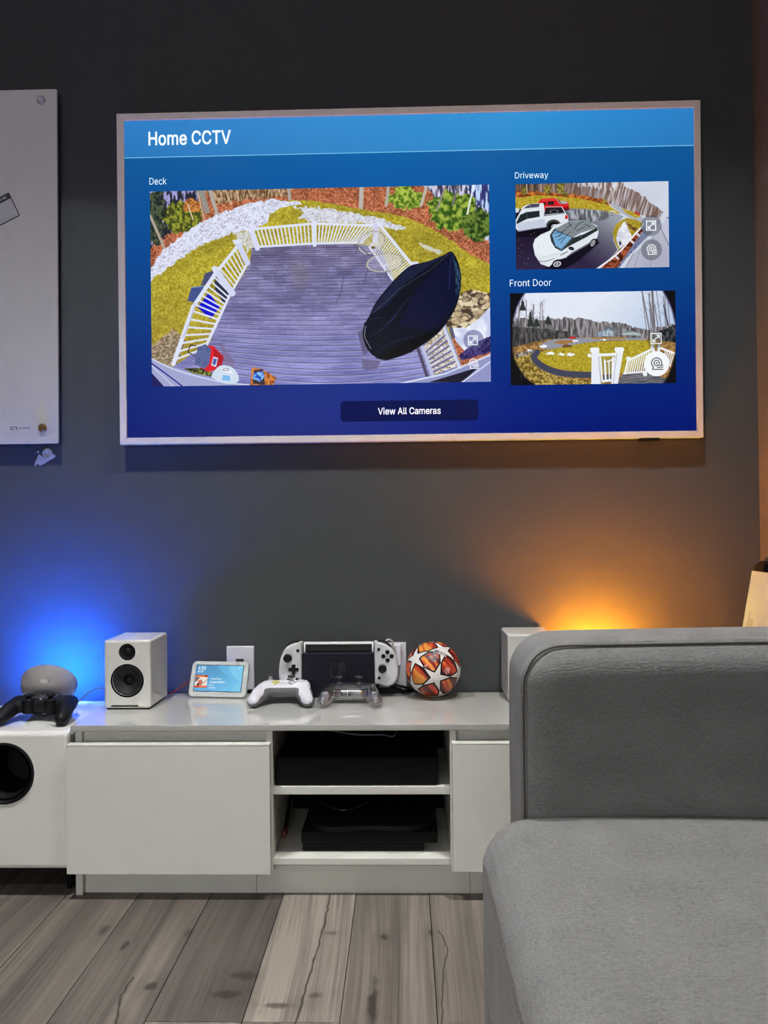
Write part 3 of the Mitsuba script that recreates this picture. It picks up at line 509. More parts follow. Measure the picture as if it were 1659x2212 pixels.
    def rail(a, b, c, d, n, wd):
        a, b, c, d = (np.array(z, float) for z in (a, b, c, d))
        for t in (np.arange(n) + .5) / n: p.line([a + (b - a) * t, c + (d - c) * t], wd, W)
    p.line([(708,753),(854,631)], 15, W); p.line([(684,887),(821,872)], 12, W); rail([(720,754)][0], [(846,648)][0], [(700,883)][0], [(821,877)][0], 9, 9)
    p.line([(713,732),(692,888)], 17, W); p.poly([(699,711),(726,706),(729,735),(702,737)], W); p.line([(858,598),(866,678)], 26, (226, 230, 238)); p.line([(899,599),(896,679)], 22, (226, 230, 238)); p.poly([(797,886),(825,877),(825,916),(805,922)], W)
    p.line([(911,621),(999,685)], 15, W); rail([(927,636)][0], [(995,684)][0], [(934,738)][0], [(966,826)][0], 5, 8)
    p.poly([(487,1016),(492,653),(537,651),(550,1017)], (232, 236, 244)); p.line([(531,669),(546,1003)], 4, (160, 166, 180)); p.poly([(481,626),(489,603),(531,602),(541,628),(534,657),(487,656)], W)
    p.line([(534,686),(648,681)], 24, W); p.line([(535,701),(647,695)], 4, (170, 176, 188)); p.poly([(548,727),(636,718),(627,961),(562,967)], (150, 140, 84), alpha=.8); p.poly([(548,901),(635,889),(631,976),(558,977)], (60, 62, 74), alpha=.8)
    for l, wd in (([(545,710),(555,959)], 12), ([(571,742),(576,960)], 15), ([(585,757),(640,722)], 10), ([(595,757),(598,960)], 9), ([(621,715),(615,961)], 15)): p.line(l, wd, W)
    p.line([(559,968),(620,958)], 18, W)
    p.poly([(606,1019),(636,657),(683,655),(647,1020)], (232, 236, 244)); p.line([(644,672),(620,1005)], 4, (160, 166, 180)); p.poly([(628,622),(636,605),(681,603),(691,629),(680,658),(638,660)], W)
    p.ell([(883,788)][0], 94, 94, (244, 248, 250)); camera_icon(p, [(883,780)][0], 38, 8, (96, 100, 108))
    p.ell([(879,533)][0], 60, 62, (60, 66, 60), .35); expand_icon(p, [(881,516)][0], 38, 8, (244, 248, 250))
    # the lens's round edge
    p.poly([(-12,-47),(95,-7),(71,58),(41,159),(21,275),(15,392),(14,596),(24,713),(47,800),(91,918),(160,1014),(-15,1010)], (12, 12, 16), soft=6); p.poly([(918,-17),(1019,-14),(1014,1036),(909,1034),(950,926),(976,811),(996,667),(1002,508),(997,363),(979,217),(950,86)], (14, 14, 20), soft=6)
    p.line([(95,0),(53,116),(25,275)], 6, (110, 100, 190), .6, smooth=4); p.line([(926,19),(969,159),(996,348)], 6, (120, 112, 196), .6, smooth=4)
    for i in range(12): p.ell((rng.uniform(50, 110), rng.uniform(830, 980)), 4, 3, (120, 122, 120), .5)
    p.im = np.clip(p.im + (p.noise(4, seed=26)[..., None] - .5) * 20, 0, 255)
    return p

# ---------------------------------------------------------------- the room
XL, XR, YB, ZC = -2.7, 0.897, -4.6, 2.46
put('wall_back', bx(XL - .1, XR + .1, 0, .1, -.1, ZC + .1), 'mat_wall', kind='structure')
put('wall_right', bx(XR, XR + .1, YB - .1, 0, -.1, ZC + .1), 'mat_side_wall', kind='structure')
put('wall_left', bx(XL - .1, XL, YB - .1, 0, -.1, ZC + .1), 'mat_side_wall', kind='structure')
CANS = ((-.75, -.86, 'nearest the television'), (.36, -.80, 'over the sofa arm'), (-1.35, -2.7, 'near the left wall'), (-.3, -2.7, 'near the window'))
cl = MF.cube([XR - XL + .2, .2 - YB, .1]).translate([XL - .1, YB - .1, ZC])
for x, y, _ in CANS: cl = cl - MF.cylinder(.3, .078, .078, 40).translate([x, y, ZC - .1])
put('ceiling', mt(cl), 'mat_ceiling', kind='structure')
WX0, WX1, WZ0, WZ1 = -2.0, 0.2, .35, 2.05
fr = mt(MF.cube([XR - XL + .2, .1, ZC + .2]).translate([XL - .1, YB - .1, -.1]) - MF.cube([WX1 - WX0, .3, WZ1 - WZ0]).translate([WX0, YB - .2, WZ0]))
put('wall_front', fr, 'mat_side_wall', kind='structure')
wf = cat(bx(WX0, WX1, YB - .08, YB + .01, WZ0, WZ0 + .05), bx(WX0, WX1, YB - .08, YB + .01, WZ1 - .05, WZ1), bx(WX0, WX0 + .05, YB - .08, YB + .01, WZ0, WZ1), bx(WX1 - .05, WX1, YB - .08, YB + .01, WZ0, WZ1), bx(-.93, -.87, YB - .08, YB, WZ0, WZ1))
put('window_1', wf, 'mat_white_satin', kind='structure')
put('pane', bx(WX0 + .05, WX1 - .05, YB - .06, YB - .05, WZ0 + .05, WZ1 - .05), 'mat_white_matte', 'window_1', emitter={'type': 'area', 'radiance': rgb(*WINDOW_L)})
# laminate floor, plank by plank
put('floor', bx(XL, XR, YB, 0, -.1, -.009), 'mat_joint', kind='structure')
i0, i1 = math.floor((XL - PX0) / PW), math.floor((XR - PX0) / PW)
for i in range(i0, i1 + 1):
    x0, x1 = max(PX0 + i * PW, XL), min(PX0 + (i + 1) * PW, XR)
    y = -.748 - ((i * 37) % 29 / 29.) * 1.22 if i != -1 else -.748
    cuts = sorted([0, YB] + [c for c in (y + 1.22 * k for k in range(-5, 6)) if YB + .1 < c < -.1])
    if i == -1: cuts = [YB, -3.188, -1.968, -.748, 0]
    for a, b in zip(cuts[:-1], cuts[1:]):
        g = .0006; m = bev([(x0 + g, a + g), (x1 - g, a + g), (x1 - g, b - g), (x0 + g, b - g)], .009, .0008, 1); m.apply_translation([0, 0, -.009])
        put('plank', m, 'mat_wood', 'floor')
# dried filler left on the wall under the whiteboard
pb = Polygon(spline([(-.957, .9535), (-.956, .964), (-.951, .972), (-.948, .981), (-.944, .984), (-.939, .979), (-.931, .976), (-.92, .975), (-.914, .979), (-.909, .984), (-.904, .982), (-.903, .977), (-.910, .972), (-.92, .967), (-.93, .960), (-.938, .957), (-.943, .955), (-.95, .959)], 3, True)).buffer(0)
blob = union_all([pb, affinity.scale(Point(-.924, .986).buffer(.0135), 1, 1), Point(-.948, .990).buffer(.003), Point(-.955, .986).buffer(.0015)]).difference(Point(-.9455, .9895).buffer(.0005))
sp = cat(face(ext(blob, .0012)), at(face(lathe([(.006, 0), (.0085, .0012), (.0105, .0016), (.0125, 0)], 28)), -.924, -.0012, .985))
put('filler_patch', sp, 'mat_spackle', 'wall_back', smooth=30, label='smear of dried white filler with a round dab')
# recessed downlights
for x, y, w in CANS:
    d = put('trim_ring', at(lathe([(.0765, .0005), (.095, .0), (.098, -.004), (.095, -.007), (.078, -.006), (.0755, .0)], 40)  if False else lathe([(.0755, -.0002), (.078, -.006), (.095, -.007), (.098, -.004), (.095, -.0002), (.0755, -.0002)], 40), x, y, ZC), 'mat_white_satin', key_for('ceiling_downlight'), smooth=30)
    root = d.split('__')[0]; tag(root, 'round recessed ceiling downlight ' + w, 'ceiling light', 'recessed ceiling downlights')
    put('baffle', at(lathe([(.0745, .0), (.077, 0), (.077, .13), (0, .13), (0, .127), (.0745, .127), (.0745, 0)], 40), x, y, ZC), 'mat_black_matte', root, smooth=30)
    put('lens', at(lathe([(0, 0), (.070, 0), (.070, .004), (0, .004)], 32), x, y, ZC + CAN_D), 'mat_white_matte', root, emitter={'type': 'area', 'radiance': rgb(*(DOWN_F if y > -2 else DOWN_B))})

# ---------------------------------------------------------------- television
TH = math.degrees(math.atan2(.013, .845)); TVO = np.array([.0129, -.031, 1.0028])
def tvm(m): return at(m, *TVO, rx=TH)                          # local: x across, z up from the lower edge, -y out of the screen
tv = 'television'
L_, R_, B_, T_ = -.734, .7335, 0., .8396; l_, r_, b_, t_ = -.7157, .7173, .0175, .822
def bar(q, z0=.0, dep=.030): return Polygon(q)
for q in ([(L_, T_), (R_, T_), (r_, t_), (l_, t_)], [(L_, B_), (R_, B_), (r_, b_), (l_, b_)], [(L_, B_), (L_, T_), (l_, t_), (l_, b_)], [(R_, B_), (R_, T_), (r_, t_), (r_, b_)]):
    q = Polygon(q).buffer(-.0002, join_style='mitre').exterior.coords[:-1]
    put('frame_bar', tvm(face(bev(q, .030, .0012, 2), .024)), 'mat_bezel', tv)
put('back_housing', tvm(bx(L_ + .02, R_ - .02, .0006, .0235, B_ + .02, T_ - .02)), 'mat_black_matte', tv)
put('receiver_bump', tvm(bx(.578, .625, -.004, .018, -.006, -.0003)), 'mat_black', tv)
nx, nz2 = 160, 200
hz = .7290
zr = np.unique(np.concatenate([np.linspace(b_, t_, nz2), [hz - .0013, hz - .0008, hz + .0008, hz + .0013]]))[::-1]
v, f, uv = sheet(l_, r_, b_, t_, -.0005, nx, len(zr)); v[:, 2] = np.repeat(zr, nx); uv[:, 1] = (v[:, 2] - b_) / (t_ - b_)
X, Z = v[:, 0], v[:, 2]; u = (X - l_) / (r_ - l_)
def grad(z, stops): return np.stack([np.interp(z, [s[0] for s in stops], [s[1][k] for s in stops]) for k in range(3)], 1)
col = grad(Z, [(.0, (2, 24, 118)), (.06, (3, 30, 128)), (.2, (3, 44, 132)), (.36, (4, 66, 146)), (.55, (6, 84, 164)), (.726, (16, 98, 168))]) * (1 - .10 * np.abs(u - .45)[:, None] * 2)
head = grad(u, [(0, (44, 124, 196)), (.35, (54, 138, 206)), (.7, (46, 144, 210)), (1, (44, 126, 196))]); head *= (.96 + .06 * ((Z - hz) / .1))[:, None]
col = np.where((Z > hz)[:, None], head, col); col[np.abs(Z - hz) < .001] = (120, 196, 238)
put('screen', lit(*[tvm(trimesh.Trimesh(v, f, process=False)).vertices, f, uv], srgbv(col), 'mat_screen_glass'), None, tv)
lets = [(.0330, 'Home CCTV', -.6538, .7600, .2105, True), (.0172, 'Deck', -.6524, .6597, .0438, False), (.0153, 'Driveway', .2722, .6558, .0832, False), (.0168, 'Front Door', .2568, .3853, .1040, False)]
tl = [tvm(face(at(text(s, h, .0003, b, w), x, z), -.0009)) for h, s, x, z, w, b in lets]
for m, (h, s, *_), nm in zip(tl, lets, ('title_lettering', 'caption', 'caption', 'caption')):
    put(nm, m, 'mat_white_matte', tv, emitter={'type': 'area', 'radiance': rgb(*srgb(232, 246, 250))}, label=f'the words {s}')
btn = put('button_panel', tvm(face(ext(rrect(-.1721, .175, .0508, .1028, .009), .0005), -.0007)), 'mat_button_navy', tv, label='dark navy rounded button')
put('lettering', tvm(face(at(text('View All Cameras', .0163, .0003, True, .1582), -.0777, .0683), -.0013)), 'mat_white_matte', btn, emitter={'type': 'area', 'radiance': rgb(*srgb(245, 250, 255))})
for nm, pic, x0, x1, z0, z1, lab in (('camera_picture', deck_picture(), -.6516, .2071, .1468, .6421, 'picture of a wooden deck with white railing'), ('camera_picture', driveway_picture(), .2731, .6540, .4265, .6411, 'picture of parked vehicles on a driveway'), ('camera_picture', door_picture(), .2569, .6680, .1370, .3678, 'fisheye picture of a front lawn')):
    v, f, uv = sheet(x0, x1, z0, z1, -.0010, pic.w, pic.h)
    put(nm, lit(tvm(trimesh.Trimesh(v, f, process=False)).vertices, f, uv, pic.linear(), 'mat_screen_glass'), None, tv, label=lab)
tag(tv, 'large wall-mounted television in a pale beige frame showing a Home CCTV page', 'television')

# ---------------------------------------------------------------- glass whiteboard
wb = 'glass_whiteboard'
put('glass_panel', face(bev(rrect(-1.75, -.8818, 1.0082, 1.9205, .004, 3), .006, .0012, 2), -.024), 'mat_white_board', wb, smooth=35)
for x, z, mm in ((-.9214, 1.8905, 'mat_steel'), (-.9214, 1.0480, 'mat_bronze'), (-1.71, 1.8905, 'mat_steel'), (-1.71, 1.0480, 'mat_bronze')):
    k = put('standoff', at(face(disc(.0105, .0375, 32, .0025)), x, -.0005, z), mm, wb, smooth=35, label='round metal mounting stud')
lg = Polygon([(-1.005, 1.0445), (-1.005, 1.0527), (-.9885, 1.0527), (-.9885, 1.0445), (-.9905, 1.0445), (-.9925, 1.047), (-.9905, 1.0475), (-.9905, 1.0509), (-1.003, 1.0509), (-1.003, 1.0463), (-.995, 1.0463), (-.9955, 1.0445)])
put('maker_mark', face(cat(ext(lg, .0002), at(text('quartet', .0062, .0002, False, .0285), -.984, 1.0462)), -.0301), 'mat_ink_grey', wb, label='small grey logo and lettering')
tag(wb, 'white glass board on metal studs at the left edge of the wall', 'whiteboard')
cd = 'sticker_card'
def cdm(m): return at(face(m), -1.0190, -.0301, 1.6125, ry=-25.4)
put('backing', cdm(ext(rrect(-.029, .029, -.0335, .0335, .003), .0006)), 'mat_ink', cd)
put('blank_field', cdm(at(ext(rrect(-.0268, .0268, -.0313, .0180, .001), .0003), z=.0006)), 'mat_paper', cd, label='pale grey field')
put('lettering', cdm(at(text('SCAN ME', .0058, .0003, True, None, 'c'), 0, .0230, .0006)), 'mat_white_ink', cd)
tag(cd, 'tilted black and grey sticker card with SCAN ME on the whiteboard', 'sticker')

# ---------------------------------------------------------------- low white cabinet
cb = 'media_cabinet'; H0 = .3693; CF = -.335; CX0, CX1 = -.7225, .5255
put('top_panel', rbx(CX0, CX1, CF - .002, -.022, .3562, H0, .0012, 8), 'mat_white_mirror', cb, smooth=30)
def pan(name, x0, x1, y0, y1, z0, z1, mat='mat_white_panel', par=cb, r=.0008, **k): return put(name, rbx(x0, x1, y0, y1, z0, z1, r, 8), mat, par, smooth=30, **k)
pan('side_panel', CX0 + .004, CX0 + .019, CF + .014, -.03, 0, .3560); pan('side_panel', CX1 - .019, CX1 - .004, CF + .014, -.03, 0, .3560)
pan('divider', -.3010, -.2873, CF + .004, -.03, .0555, .3560); pan('divider', .0905, .1040, CF + .004, -.03, .0555, .3560)
pan('shelf', -.2872, .0904, CF + .010, -.04, .2172, .2338)
pan('bottom_panel', -.2872, .0904, CF + .004, -.03, .0700, .0840)
pan('bottom_panel', CX0 + .0192, -.3012, CF + .016, -.03, .0600, .0740); pan('bottom_panel', .1042, CX1 - .0192, CF + .016, -.03, .0600, .0740)
put('back_panel', bx(-.2870, .0902, -.0385, -.0335, .0842, .3558), 'mat_black_matte', cb, label='dark back of the open compartment')
pan('rail', CX0 + .0192, -.3012, CF + .022, CF + .036, .3200, .3558); pan('rail', .1042, CX1 - .0192, CF + .022, CF + .036, .3200, .3558)
d1 = pan('drawer_front', CX0 - .003, -.2905, CF - .016, CF + .003, .0578, .3283); pan('finger_lip', CX0 - .003, -.2905, CF - .016, CF + .006, .3284, .3316, par=d1)
d2 = pan('drawer_front', .0945, CX1 + .003, CF - .016, CF + .003, .0640, .3300); pan('finger_lip', .0945, CX1 + .003, CF - .016, CF + .006, .3301, .3330, par=d2)
pan('drawer_box', CX0 + .025, -.306, CF + .04, -.05, .076, .25); pan('drawer_box', .109, CX1 - .025, CF + .04, -.05, .076, .25)
pan('plinth', CX0 + .0195, -.3290, CF + .026, CF + .040, 0, .0600); pan('plinth', -.3285, .1322, CF + .026, CF + .040, 0, .0600); pan('plinth', .1327, CX1 - .0195, CF + .026, CF + .040, 0, .0600)
tag(cb, 'low glossy white media cabinet with two drawers and open middle shelves', 'cabinet')

# ---------------------------------------------------------------- devices in the open shelves
dv = 'set_top_box'
put('housing', rbx(-.2845, .0665, -.315, -.075, .2338, .2935, .003), 'mat_device_black', dv, smooth=30)
put('front_panel', rbx(-.2825, .0645, -.3175, -.3151, .2362, .2915, .001, 8), 'mat_device_black', dv, smooth=30)
tag(dv, 'wide black box-shaped console on the upper shelf', 'console')
gc = 'game_console'
put('upper_shell', rbx(-.2325, .0645, -.300, -.06, .1030, .1290, .004), 'mat_device_black', gc, smooth=30)
put('lower_shell', rbx(-.2305, .0335, -.294, -.07, .0842, .1028, .003), 'mat_device_black', gc, smooth=30)
put('raised_lid', at(bev(spline([(-.205, -.285), (-.09, -.297), (.04, -.280), (.045, -.08), (-.21, -.08)], 6, True), .012, .006), z=.1291), 'mat_black', gc, smooth=35)
tag(gc, 'black layered game console on the lowest shelf', 'console')
put('black_cable', tube([(-.235, -.12, .158), (-.19, -.20, .152), (-.14, -.225, .148), (-.09, -.19, .156), (-.05, -.1, .17), (-.02, -.043, .18)], .0035, 10, 6), 'mat_black_gloss', smooth=True, label='looped black cable lying over the lower game console', cat='cable')
put('black_cable', tube([(-.2, -.10, .2975), (-.12, -.16, .3010), (-.06, -.15, .2975), (-.03, -.18, .303), (-.02, -.1, .310), (-.02, -.043, .31)], .0022, 8, 6), 'mat_grey_plastic', smooth=True, label='thin grey cable lying on the upper black console', cat='cable')
up = 'usb_adapter'
put('plug_body', rbx(-.2855, -.2765, -.225, -.200, .0842, .1000, .002), 'mat_red_plastic', up, smooth=30)
put('cable_boot', tube([(-.281, -.2, .1002), (-.28, -.17, .125), (-.277, -.12, .15), (-.274, -.06, .16)], .004, 8, 5), 'mat_black', up, smooth=True)
tag(up, 'small dark red plug with black lead on the bottom shelf', 'plug')

# ---------------------------------------------------------------- subwoofer
sw = 'subwoofer'; SX0, SX1, SZ0, SZ1 = -1.0100, -.7265, .0600, .3557
body = hull([(x, y, z, .012) for x in (SX0 + .012, SX1 - .012) for y in (CF + .012, -.045) for z in (SZ0 + .012, SZ1 - .012)], 24)
PCX, PCZ = -.8677, .2663
bore = at(face(disc(.052, .2, 48)), PCX, -.2, PCZ)
bm = manifold3d.Mesh(np.array(bore.vertices, np.float32), np.array(bore.faces, np.uint32))
hole = MF.cylinder(.2, .0605, .0605, 48).rotate([90, 0, 0]).translate([PCX, -.2, PCZ])
put('enclosure', body - hole, 'mat_white_gloss', sw, smooth=32)
put('port_flare', at(face(lathe([(.066, 0), (.0655, .0022), (.062, .003), (.056, -.004), (.050, -.016), (.046, -.04), (.044, -.10), (.0, -.102), (.0, -.104), (.05, -.104), (.054, -.02), (.0545, .0)], 56)), PCX, CF, PCZ), 'mat_black', sw, smooth=35, label='round flared black bass port')
for x in (SX0 + .03, SX1 - .02):
    for y in (CF + .05, -.075): put('foot', at(lathe([(0, 0), (.005, 0), (.006, .002), (.0105, .046), (.0105, .0598), (0, .0598)], 16), x, y, 0), 'mat_black', sw, smooth=35)
tag(sw, 'white cube subwoofer with black port left of the cabinet', 'subwoofer')

# ---------------------------------------------------------------- bookshelf speakers
def speaker(x0, yf, label):
    r = key_for('bookshelf_speaker'); w, dep, z0, z1 = .1095, .1345, H0 + .0022, .5305; xc = x0 + w / 2
    b = hull([(x, y, z, .006) for x in (x0 + .006, x0 + w - .006) for y in (yf + .006, yf + dep - .006) for z in (z0 + .006, z1 - .006)], 24)
    tz, wz, sz = .5025, .4362, .3775
    b = b - MF.cylinder(.012, .0195, .0195, 40).rotate([90, 0, 0]).translate([xc, yf + .010, tz]) - MF.cylinder(.02, .0348, .0348, 48).rotate([90, 0, 0]).translate([xc, yf + .018, wz])
    slot = MF.batch_hull([MF.cylinder(.03, .0019, .0019, 16).rotate([90, 0, 0]).translate([xx, yf + .026, sz]) for xx in (xc - .036, xc + .036)])
    put('enclosure', b - slot, 'mat_white_gloss', r, smooth=32)
    put('base_pad', bx(x0 + .006, x0 + w - .006, yf + .004, yf + dep - .006, H0, z0 - .0001), 'mat_black_matte', r)
    put('slot_lining', bx(xc - .0375, xc + .0375, yf + .012, yf + .0255, sz - .0017, sz + .0017), 'mat_black_matte', r)
    put('tweeter', at(face(lathe([(0, .003), (.004, .0026), (.0085, .0005), (.0095, -.001), (.0115, -.001), (.0145, .0005), (.018, .0012), (.0193, 0), (.0193, -.004), (0, -.004)], 40)), xc, yf + .003, tz), 'mat_black', r, smooth=35)
    wf_ = put('woofer', at(face(lathe([(.0125, -.010), (.024, -.0045), (.0285, -.002), (.0300, .0), (.0325, .0005), (.0346, -.001), (.0346, -.006), (.0125, -.012)], 56)), xc, yf + .003, wz), 'mat_cone', r, smooth=35)
    put('dust_cap', at(face(lathe([(0, -.0055), (.006, -.0065), (.0105, -.0085), (.0127, -.0105), (0, -.0125)], 40)), xc, yf + .003, wz), 'mat_black', wf_, smooth=35)
    put('trim_ring', at(face(lathe([(.0349, -.002), (.0351, .0001), (.0365, .0006), (.0380, .0004), (.0386, .0)], 56)), xc, yf, wz), 'mat_white_gloss', r, smooth=35)
    tag(r, label, 'speaker'); return r
sl = speaker(-.7040, -.194, 'glossy white bookshelf speaker beside the blue-lit lamp')
put('maker_label', bx(-.6235, -.6075, -.1943, -.1941, .3765, .3870), 'mat_label', sl, label='cream label by the slot')
speaker(.2405, -.140, 'glossy white bookshelf speaker partly behind the sofa arm')

# ---------------------------------------------------------------- mood lamps (they light the wall behind them)
def dome_lamp(x, y, z0, axis, rgbv, label):
    r = key_for('mood_lamp'); n = np.array(axis, float); n /= np.linalg.norm(n)
    Rm = np.eye(4); zx = np.cross([0, 0, 1.0], n); zx /= np.linalg.norm(zx); Rm[:3, :3] = np.column_stack([zx, np.cross(n, zx), n])
    shell = lathe([(0, -.0545), (.034, -.0545), (.0375, -.0538), (.0382, -.0528), (.0392, -.0535), (.047, -.0495), (.058, -.0395), (.066, -.026), (.0705, -.011), (.0718, 0), (.070, .0035), (.066, .0028), (.058, -.004), (.0, -.006)], 72)
    lens = lathe([(0, -.0045), (.058, -.0035), (.0565, .005), (.051, .0145), (.041, .0225), (.028, .0275), (.013, .0300), (0, .0305)], 48)
    shell.apply_scale(.9); lens.apply_scale(.9); shell.apply_transform(Rm); lens.apply_transform(Rm); dz = z0 - shell.vertices[:, 2].min()
    put('shell', at(shell, x, y, dz), 'mat_lamp_shell', r, smooth=25)
    gv = lathe([(.0372, -.0546), (.0392, -.0536), (.0392, -.0526), (.0372, -.0530)], 64); gv.apply_scale(.9); gv.apply_transform(Rm)
    put('base_seam', at(gv, x, y, dz), 'mat_faint_line', r)
    put('lens', at(lens, x, y, dz), 'mat_white_matte', r, smooth=30, emitter={'type': 'area', 'radiance': rgb(*rgbv)}, label='lit lens')
    tag(r, label, 'lamp'); return r
ml = dome_lamp(-.864, -.124, SZ1, (-.13, .76, .64), BLUE_L, 'white dome lamp throwing blue light on the wall')
put('cord', tube([(-.80, -.12, SZ1 + .012), (-.775, -.085, .392), (-.745, -.07, .3935), (-.722, -.06, .384), (-.716, -.03, .372), (-.716, -.012, .345)], .0014, 8, 8), 'mat_grey_plastic', ml, smooth=True)
dome_lamp(.472, -.110, H0, (.12, .70, .70), AMBER_L, 'dome lamp behind the sofa arm throwing amber light on the wall')

# ---------------------------------------------------------------- game controllers
def smooth_body(parts, edge=.0035, it=10):
    m = parts[0]
    for q in parts[1:]: m = m + q
    t = mt(m.refine_to_length(edge)); t.merge_vertices(); trimesh.smoothing.filter_taubin(t, .5, -.52, it); return t
def man(t): return manifold3d.Manifold(manifold3d.Mesh(np.array(t.vertices, np.float32), np.array(t.faces, np.uint32)))
def pad_parts(hw, tipx, tipr, r0, top, back, spread=.0):
    return [hull([(s * hw, .046, top - r0, r0), (s * (tipx), .0, tipr, tipr)]) for s in (-1, 1)] + \
           [hull([(s * hw, .046, top - r0 - .001, r0), (s * (hw + tipx) / 2, .02, (top - r0 + tipr) / 2 + .001, (r0 + tipr) / 2 + .0015)]) for s in (-1, 1)] + \
           [hull([(s * x, y, z, r) for s in (-1, 1) for x, y, z, r in ((hw, .052, top - .018, .018), (hw * .95, back, top - .019, .017), (hw, .06, .022, .012), (hw * .9, back - .005, .018, .012))])]
def stick(root, x, y, z, stem, capm, r=.0092, hgt=.013, tilt=0):
    s = put('thumbstick', at(lathe([(0, 0), (.0095, 0), (.0062, .003), (.0045, .006), (.0045, hgt), (0, hgt)], 24), x, y, z), stem, root, smooth=35)
    put('cap', at(lathe([(0, .0005), (r * .9, 0), (r, .0012), (r, .003), (r * .86, .0042), (r * .6, .0032), (0, .003)], 28), x, y, z + hgt), capm, s, smooth=35)

# white pad with a grey underside
xp = 'game_controller'; X0, Y0 = -.2945, -.180
sh = man(smooth_body(pad_parts(.0475, .0635, .0150, .0205, .0490, .086), .0022, 18))
cut = MF.cube([.4, .4, .4], True).translate([0, 0, -.2]).rotate([38, 0, 0]).translate([0, -.006, .0165])
low = sh ^ cut ^ MF.cube([.4, .4, .4], True).translate([0, 0, .0385 - .2])
put('upper_shell', at(sh - low, X0, Y0, H0), 'mat_white_cool', xp, smooth=40)
put('lower_shell', at(low, X0, Y0, H0), 'mat_grey_plastic', xp, smooth=40, label='grey underside and grips')
for k in range(4): put('charge_contact', at(face(disc(.0012, .001, 12)), X0 - .0065 + .0043 * k, Y0 + .0395, H0 + .0335), 'mat_black', xp)
for x in (-.026, .026): put('screw_well', at(face(disc(.0022, .001, 14)), X0 + x, Y0 + .0400, H0 + .026), 'mat_black', xp)
stick(xp, X0 - .034, Y0 + .068, H0 + .0480, 'mat_white_cool', 'mat_dark_grey'); stick(xp, X0 + .0195, Y0 + .050, H0 + .0480, 'mat_white_cool', 'mat_dark_grey')
for dx, dy in ((-.0065, 0), (0, -.0062), (.0065, 0), (0, .0062)): put('direction_pad', rbx(X0 - .0185 + dx - .0033, X0 - .0185 + dx + .0033, Y0 + .049 + dy - .003, Y0 + .049 + dy + .003, H0 + .0455, H0 + .0520, .001, 8), 'mat_yellow', xp, smooth=30, label='yellow direction key')
for dx, dy in ((-.009, 0), (0, -.009), (.009, 0), (0, .009)): put('face_button', at(disc(.0042, .0060, 20, .001), X0 + .044 + dx, Y0 + .060 + dy, H0 + .0452), 'mat_white_cool', xp, smooth=35)
put('bumper', at(smooth_body([hull([(-.05, .088, .034, .007), (.05, .088, .034, .007), (0, .097, .034, .007)])], .004, 4), X0, Y0, H0), 'mat_white_cool', xp, smooth=40)
tag(xp, 'white game controller with grey grips and yellow direction keys', 'game controller')

# black pad on the subwoofer
bp_ = key_for('game_controller'); X0, Y0, Z0 = -.8330, -.2870, SZ1
put('shell', at(smooth_body([hull([(s * .058, .062, .0365, .0175), (s * .0560, .085, .034, .016)]) for s in (-1, 1)] + [hull([(s * .058, .062, .0355, .0175), (s * .0655, .028, .026, .0175), (s * .0695, .0, .0150, .0150)]) for s in (-1, 1)] +
    [hull([(s * .05, y, z, .012) for s in (-1, 1) for y in (.052, .092) for z in (.029, .036)]), hull([(s * .048, .1, .026, .011) for s in (-1, 1)] + [(s * .045, .066, .024, .01) for s in (-1, 1)])], .0035, 8), X0, Y0, Z0), 'mat_black', bp_, smooth=40)
for s in (-1, 1):
    put('stick_housing', at(lathe([(0, .018), (.0125, .018), (.0140, .021), (.0140, .0465), (.0125, .049), (0, .049)], 32), X0 + s * .0255, Y0 + .046, Z0), 'mat_black', bp_, smooth=35)
    stick(bp_, X0 + s * .0255, Y0 + .046, Z0 + .0490, 'mat_black', 'mat_black', .0100, .0075)
    put('trigger', at(smooth_body([hull([(s * .052, .104, .020, .008), (s * .036, .104, .020, .008), (s * .044, .108, .010, .006)])], .003, 4), X0, Y0, Z0), 'mat_black', bp_, smooth=40)
put('home_button', at(disc(.005, .004, 20, .001), X0, Y0 + .052, Z0 + .0470), 'mat_steel', bp_, smooth=35, label='glinting centre button')
put('touch_pad', rbx(X0 - .026, X0 + .026, Y0 + .062, Y0 + .10, Z0 + .044, Z0 + .0495, .002), 'mat_dark_grey', bp_, smooth=30)
put('battery_cover', at(smooth_body([hull([(s * .026, .07, .016, .007) for s in (-1, 1)] + [(0, .062, .0125, .006)])], .003, 4), X0, Y0, Z0), 'mat_black_gloss', bp_, smooth=40)
tag(bp_, 'black game controller resting on top of the white subwoofer', 'game controller')

# see-through pad
cp = key_for('game_controller'); X0, Y0 = -.1325, -.188
t = smooth_body(pad_parts(.0455, .0625, .0150, .0195, .0470, .080)); inner = t.copy(); inner.merge_vertices()
inner.vertices = inner.vertices - inner.vertex_normals * .0022; inner.invert()
put('clear_shell', at(cat(t, inner), X0, Y0, H0), 'mat_clear_shell', cp, smooth=40, label='see-through plastic shell')
put('circuit_board', at(rbx(-.044, .044, .045, .074, .0345, .0362, .0006, 8), X0, Y0, H0), 'mat_board_green', cp, smooth=30)
put('frame_plate', at(cat(bx(-.046, .046, .048, .072, .013, .0145), *[bx(x, x + .001, .044, .047, .016, .034) for x in (-.04, -.026, -.008, .014, .018, .034, .043)], bx(-.044, .044, .0435, .0445, .030, .031), bx(-.03, .03, .0435, .0445, .0175, .0185)), X0, Y0, H0), 'mat_metal_grey', cp)
put('battery_block', at(rbx(-.024, .0, .047, .072, .016, .033, .002), X0, Y0, H0), 'mat_dark_grey', cp, smooth=30)
put('copper_coil', at(rbx(.0195, .0295, .0455, .056, .021, .030, .002), X0, Y0, H0), 'mat_copper', cp, smooth=30, label='copper-coloured block')
